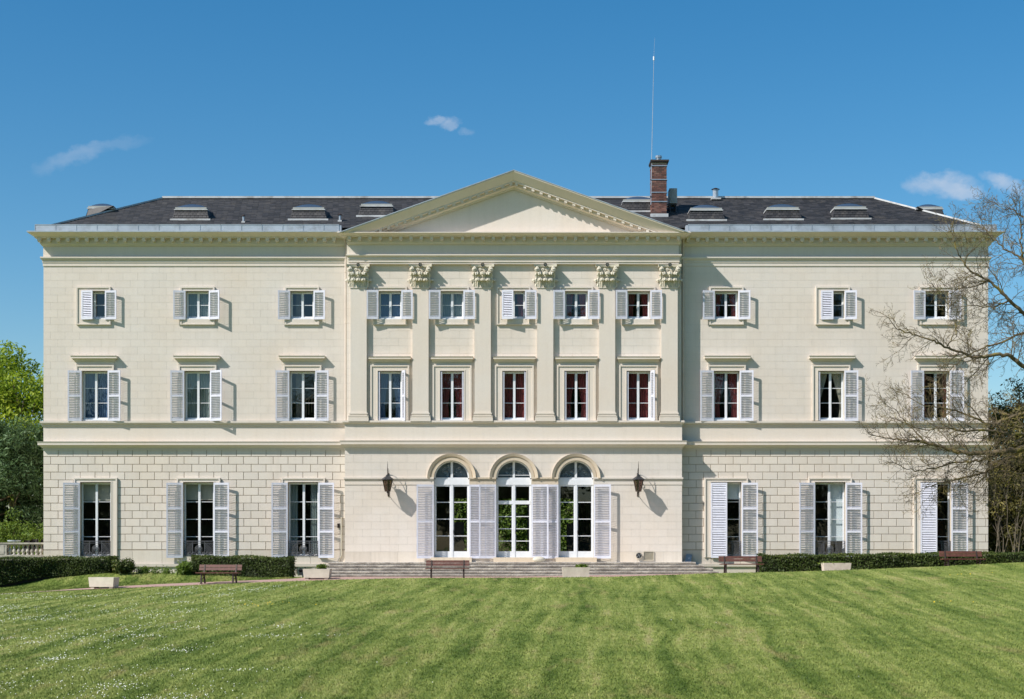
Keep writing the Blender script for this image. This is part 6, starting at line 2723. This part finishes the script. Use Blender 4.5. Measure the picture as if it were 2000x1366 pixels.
# ------------------------------------------------------------------ the bare tree at the right
def bare_tree():
    Yb = -9.0
    s0 = (D + Yb) / F
    tx = (2085 - 1000) * s0
    g_ = gz(tx, Yb)
    root = thing('bare_tree', 'large bare tree with mossy branches spreading across the right wing', 'tree', (tx, Yb, g_))
    rs = random.Random(17)

    def pt(px, py, dy=0.0):
        Y = Yb + dy
        return Vector(((px - 1000) * (D + Y) / F - tx, dy, CZ + (1080 - py) * (D + Y) / F - g_))

    mb = MB()
    tp = smooth_pts([Vector((0.1, 0, -0.4)), pt(2086, 1000), pt(2078, 860), pt(2070, 740), pt(2058, 620), pt(2048, 480), pt(2044, 420), pt(2046, 380)], 5)
    n = len(tp)
    mb.tube(tp, [0.36 * (1 - 0.86 * i / (n - 1)) + 0.02 for i in range(n)], 12)
    mb.build('trunk', M['bark'], root, smooth=True)
    limbs = [
        # (points px, py, dy), radius start, radius end
        ([(2074, 850, 0), (2035, 868, -.4), (2000, 875, -.6), (1960, 883, -.9), (1923, 884, -1.1), (1885, 883, -1.3), (1850, 876, -1.2), (1816, 868, -1.3), (1785, 862, -1.5), (1745, 858, -1.4), (1712, 851, -1.5)], .165, .018),
        ([(2076, 880, 0), (2020, 892, .4), (1975, 893, .6), (1942, 913, .5), (1917, 924, .5), (1879, 931, .3), (1854, 941, .2), (1820, 946, .1), (1790, 962, 0)], .095, .012),
        ([(2070, 780, 0), (2030, 800, .6), (1988, 812, 1.0), (1940, 829, 1.2), (1905, 818, 1.1), (1880, 806, 1.3), (1845, 798, 1.2), (1800, 790, 1.1), (1768, 770, 1.2)], .085, .012),
        ([(2066, 745, 0), (2030, 728, -.8), (2000, 716, -1.1), (1973, 697, -1.3), (1935, 693, -1.4), (1904, 699, -1.5), (1883, 688, -1.5), (1845, 676, -1.6), (1819, 664, -1.8), (1783, 655, -1.7), (1752, 640, -1.8), (1735, 622, -1.9)], .115, .012),
        ([(2062, 690, 0), (2030, 662, .5), (2000, 652, .8), (1960, 666, 1.0), (1922, 680, 1.1), (1892, 694, 1.0), (1868, 712, 1.0), (1848, 730, .9)], .075, .012),
        ([(2056, 640, 0), (2025, 630, -.5), (2000, 613, -.8), (1973, 588, -1.0), (1948, 563, -1.1), (1930, 547, -1.2), (1896, 530, -1.3), (1878, 508, -1.3), (1865, 480, -1.4), (1858, 455, -1.4)], .105, .012),
        ([(2050, 560, 0), (2020, 535, .5), (1991, 505, .7), (1968, 488, .8), (1942, 466, .9), (1925, 452, .9), (1915, 425, 1.0)], .065, .010),
        ([(2052, 540, 0), (2015, 520, -.2), (1997, 500, -.3), (1994, 470, -.4), (1994, 440, -.4), (1990, 420, -.5), (1984, 405, -.5)], .07, .010),
        ([(2046, 460, 0), (2015, 440, .3), (1995, 420, .4), (1975, 408, .4), (1962, 412, .5), (1950, 402, .6)], .05, .008),
        ([(2072, 830, 0), (2030, 845, -1.4), (1985, 850, -1.9), (1950, 845, -2.0), (1915, 838, -2.2), (1880, 842, -2.3), (1845, 836, -2.3), (1800, 838, -2.4), (1765, 826, -2.5)], .085, .012),
        ([(2078, 900, 0), (2035, 915, -.6), (1995, 925, -.8), (1965, 918, -.8), (1935, 925, -1.0), (1905, 945, -1.1)], .06, .010),
        ([(1946, 890, -.9), (1905, 902, -.9), (1862, 905, -.8), (1820, 915, -.9), (1780, 918, -1.0), (1745, 905, -1.1)], .05, .010),
        ([(1816, 868, -1.3), (1788, 845, -1.2), (1768, 822, -1.2), (1748, 800, -1.3), (1730, 790, -1.3)], .035, .008),
        ([(1850, 677, -1.6), (1858, 660, -1.5), (1868, 645, -1.5), (1862, 628, -1.5), (1850, 612, -1.6)], .03, .007),
        ([(1930, 547, -1.2), (1905, 560, -1.0), (1872, 563, -1.1), (1850, 575, -1.2), (1825, 560, -1.3)], .032, .007),
        ([(1973, 588, -1.0), (1940, 600, -.8), (1910, 596, -.9), (1880, 600, -1.0), (1852, 595, -1.0)], .035, .007),
    ]
    twigs = MB()
    cnt = [0]

    def seg(pts, r0, r1, n=3):
        m = len(pts)
        twigs.tube(pts, [r0 + (r1 - r0) * i / (m - 1) for i in range(m)], n, caps=False)
        cnt[0] += m

    def grow(p, d, L, r, lvl):
        m = 4 if lvl > 1 else 6
        pts = [p]
        q = Vector(p)
        dd = Vector(d)
        for i in range(m):
            dd = (dd + Vector((rs.gauss(0, .22), rs.gauss(0, .16), rs.gauss(0.02, .22)))).normalized()
            q = q + dd * (L / m)
            pts.append(Vector(q))
        seg(pts, r, max(0.0045, r * 0.4), 4 if lvl == 0 else 3)
        if lvl >= 3:
            return
        step = (0.145, 0.095, 0.075)[lvl]
        k = max(2, int(L / step))
        for i in range(k):
            t = (i + 0.5 + rs.uniform(-.3, .3)) / k
            if t < 0.12:
                continue
            j = min(m - 1, int(t * m))
            f_ = t * m - j
            b = pts[j].lerp(pts[j + 1], f_)
            tang = (pts[j + 1] - pts[j]).normalized()
            side = rs.choice((-1, 1))
            perp = Vector((-tang.z, rs.uniform(-.6, .6), tang.x)) * side
            nd = (tang * rs.uniform(.55, 1.0) + perp.normalized() * rs.uniform(.5, .95)).normalized()
            LL = L * rs.uniform(.28, .52) * (1.05 - 0.45 * t)
            if LL > 0.06:
                grow(b, nd, LL, max(0.0060, r * (0.6 - 0.2 * t)), lvl + 1)

    for li, (P, r0, r1) in enumerate(limbs):
        pts = smooth_pts([pt(a, b + rs.uniform(-2, 2), c) for a, b, c in P], 5)
        # small kinks
        for i in range(1, len(pts) - 1):
            pts[i] = pts[i] + Vector((rs.gauss(0, .018), rs.gauss(0, .03), rs.gauss(0, .022)))
        m = len(pts)
        rad = [r0 + (r1 - r0) * (i / (m - 1)) ** 0.7 for i in range(m)]
        mb = MB()
        mb.tube(pts, rad, 8)
        mb.build('limb', M['bark'], root, smooth=True)
        acc = 0
        for i in range(1, m - 1):
            acc += (pts[i] - pts[i - 1]).length
            x_px = 1000 + (pts[i].x + tx) / s0
            if x_px > 2030:
                continue
            if acc > (0.072 if P[0][1] > 770 else 0.10):
                acc = rs.uniform(-.05, .05)
                tang = (pts[i + 1] - pts[i - 1]).normalized()
                side = rs.choice((-1, 1))
                perp = Vector((-tang.z, rs.uniform(-.8, .8), tang.x)) * side
                nd = (tang * rs.uniform(.5, 1.0) + perp.normalized() * rs.uniform(.4, 1.0)).normalized()
                end = i / m
                L = rs.uniform(.5, 1.75) * (0.75 if end > .8 else 1.0)
                grow(pts[i], nd, L, min(rad[i] * .5, rs.uniform(.012, .024)), 0 if L > .6 else 1)
        # spray at the tip
        for _ in range(4):
            tang = (pts[-1] - pts[-3]).normalized()
            nd = (tang + Vector((rs.gauss(0, .4), rs.gauss(0, .3), rs.gauss(0, .4)))).normalized()
            grow(pts[-1], nd, rs.uniform(.5, 1.1), .011, 0)
    print('twig segments', cnt[0], 'faces', len(twigs.f))
    tag(twigs.build('twigs', M['bark'], root), kind='stuff')


bare_tree()
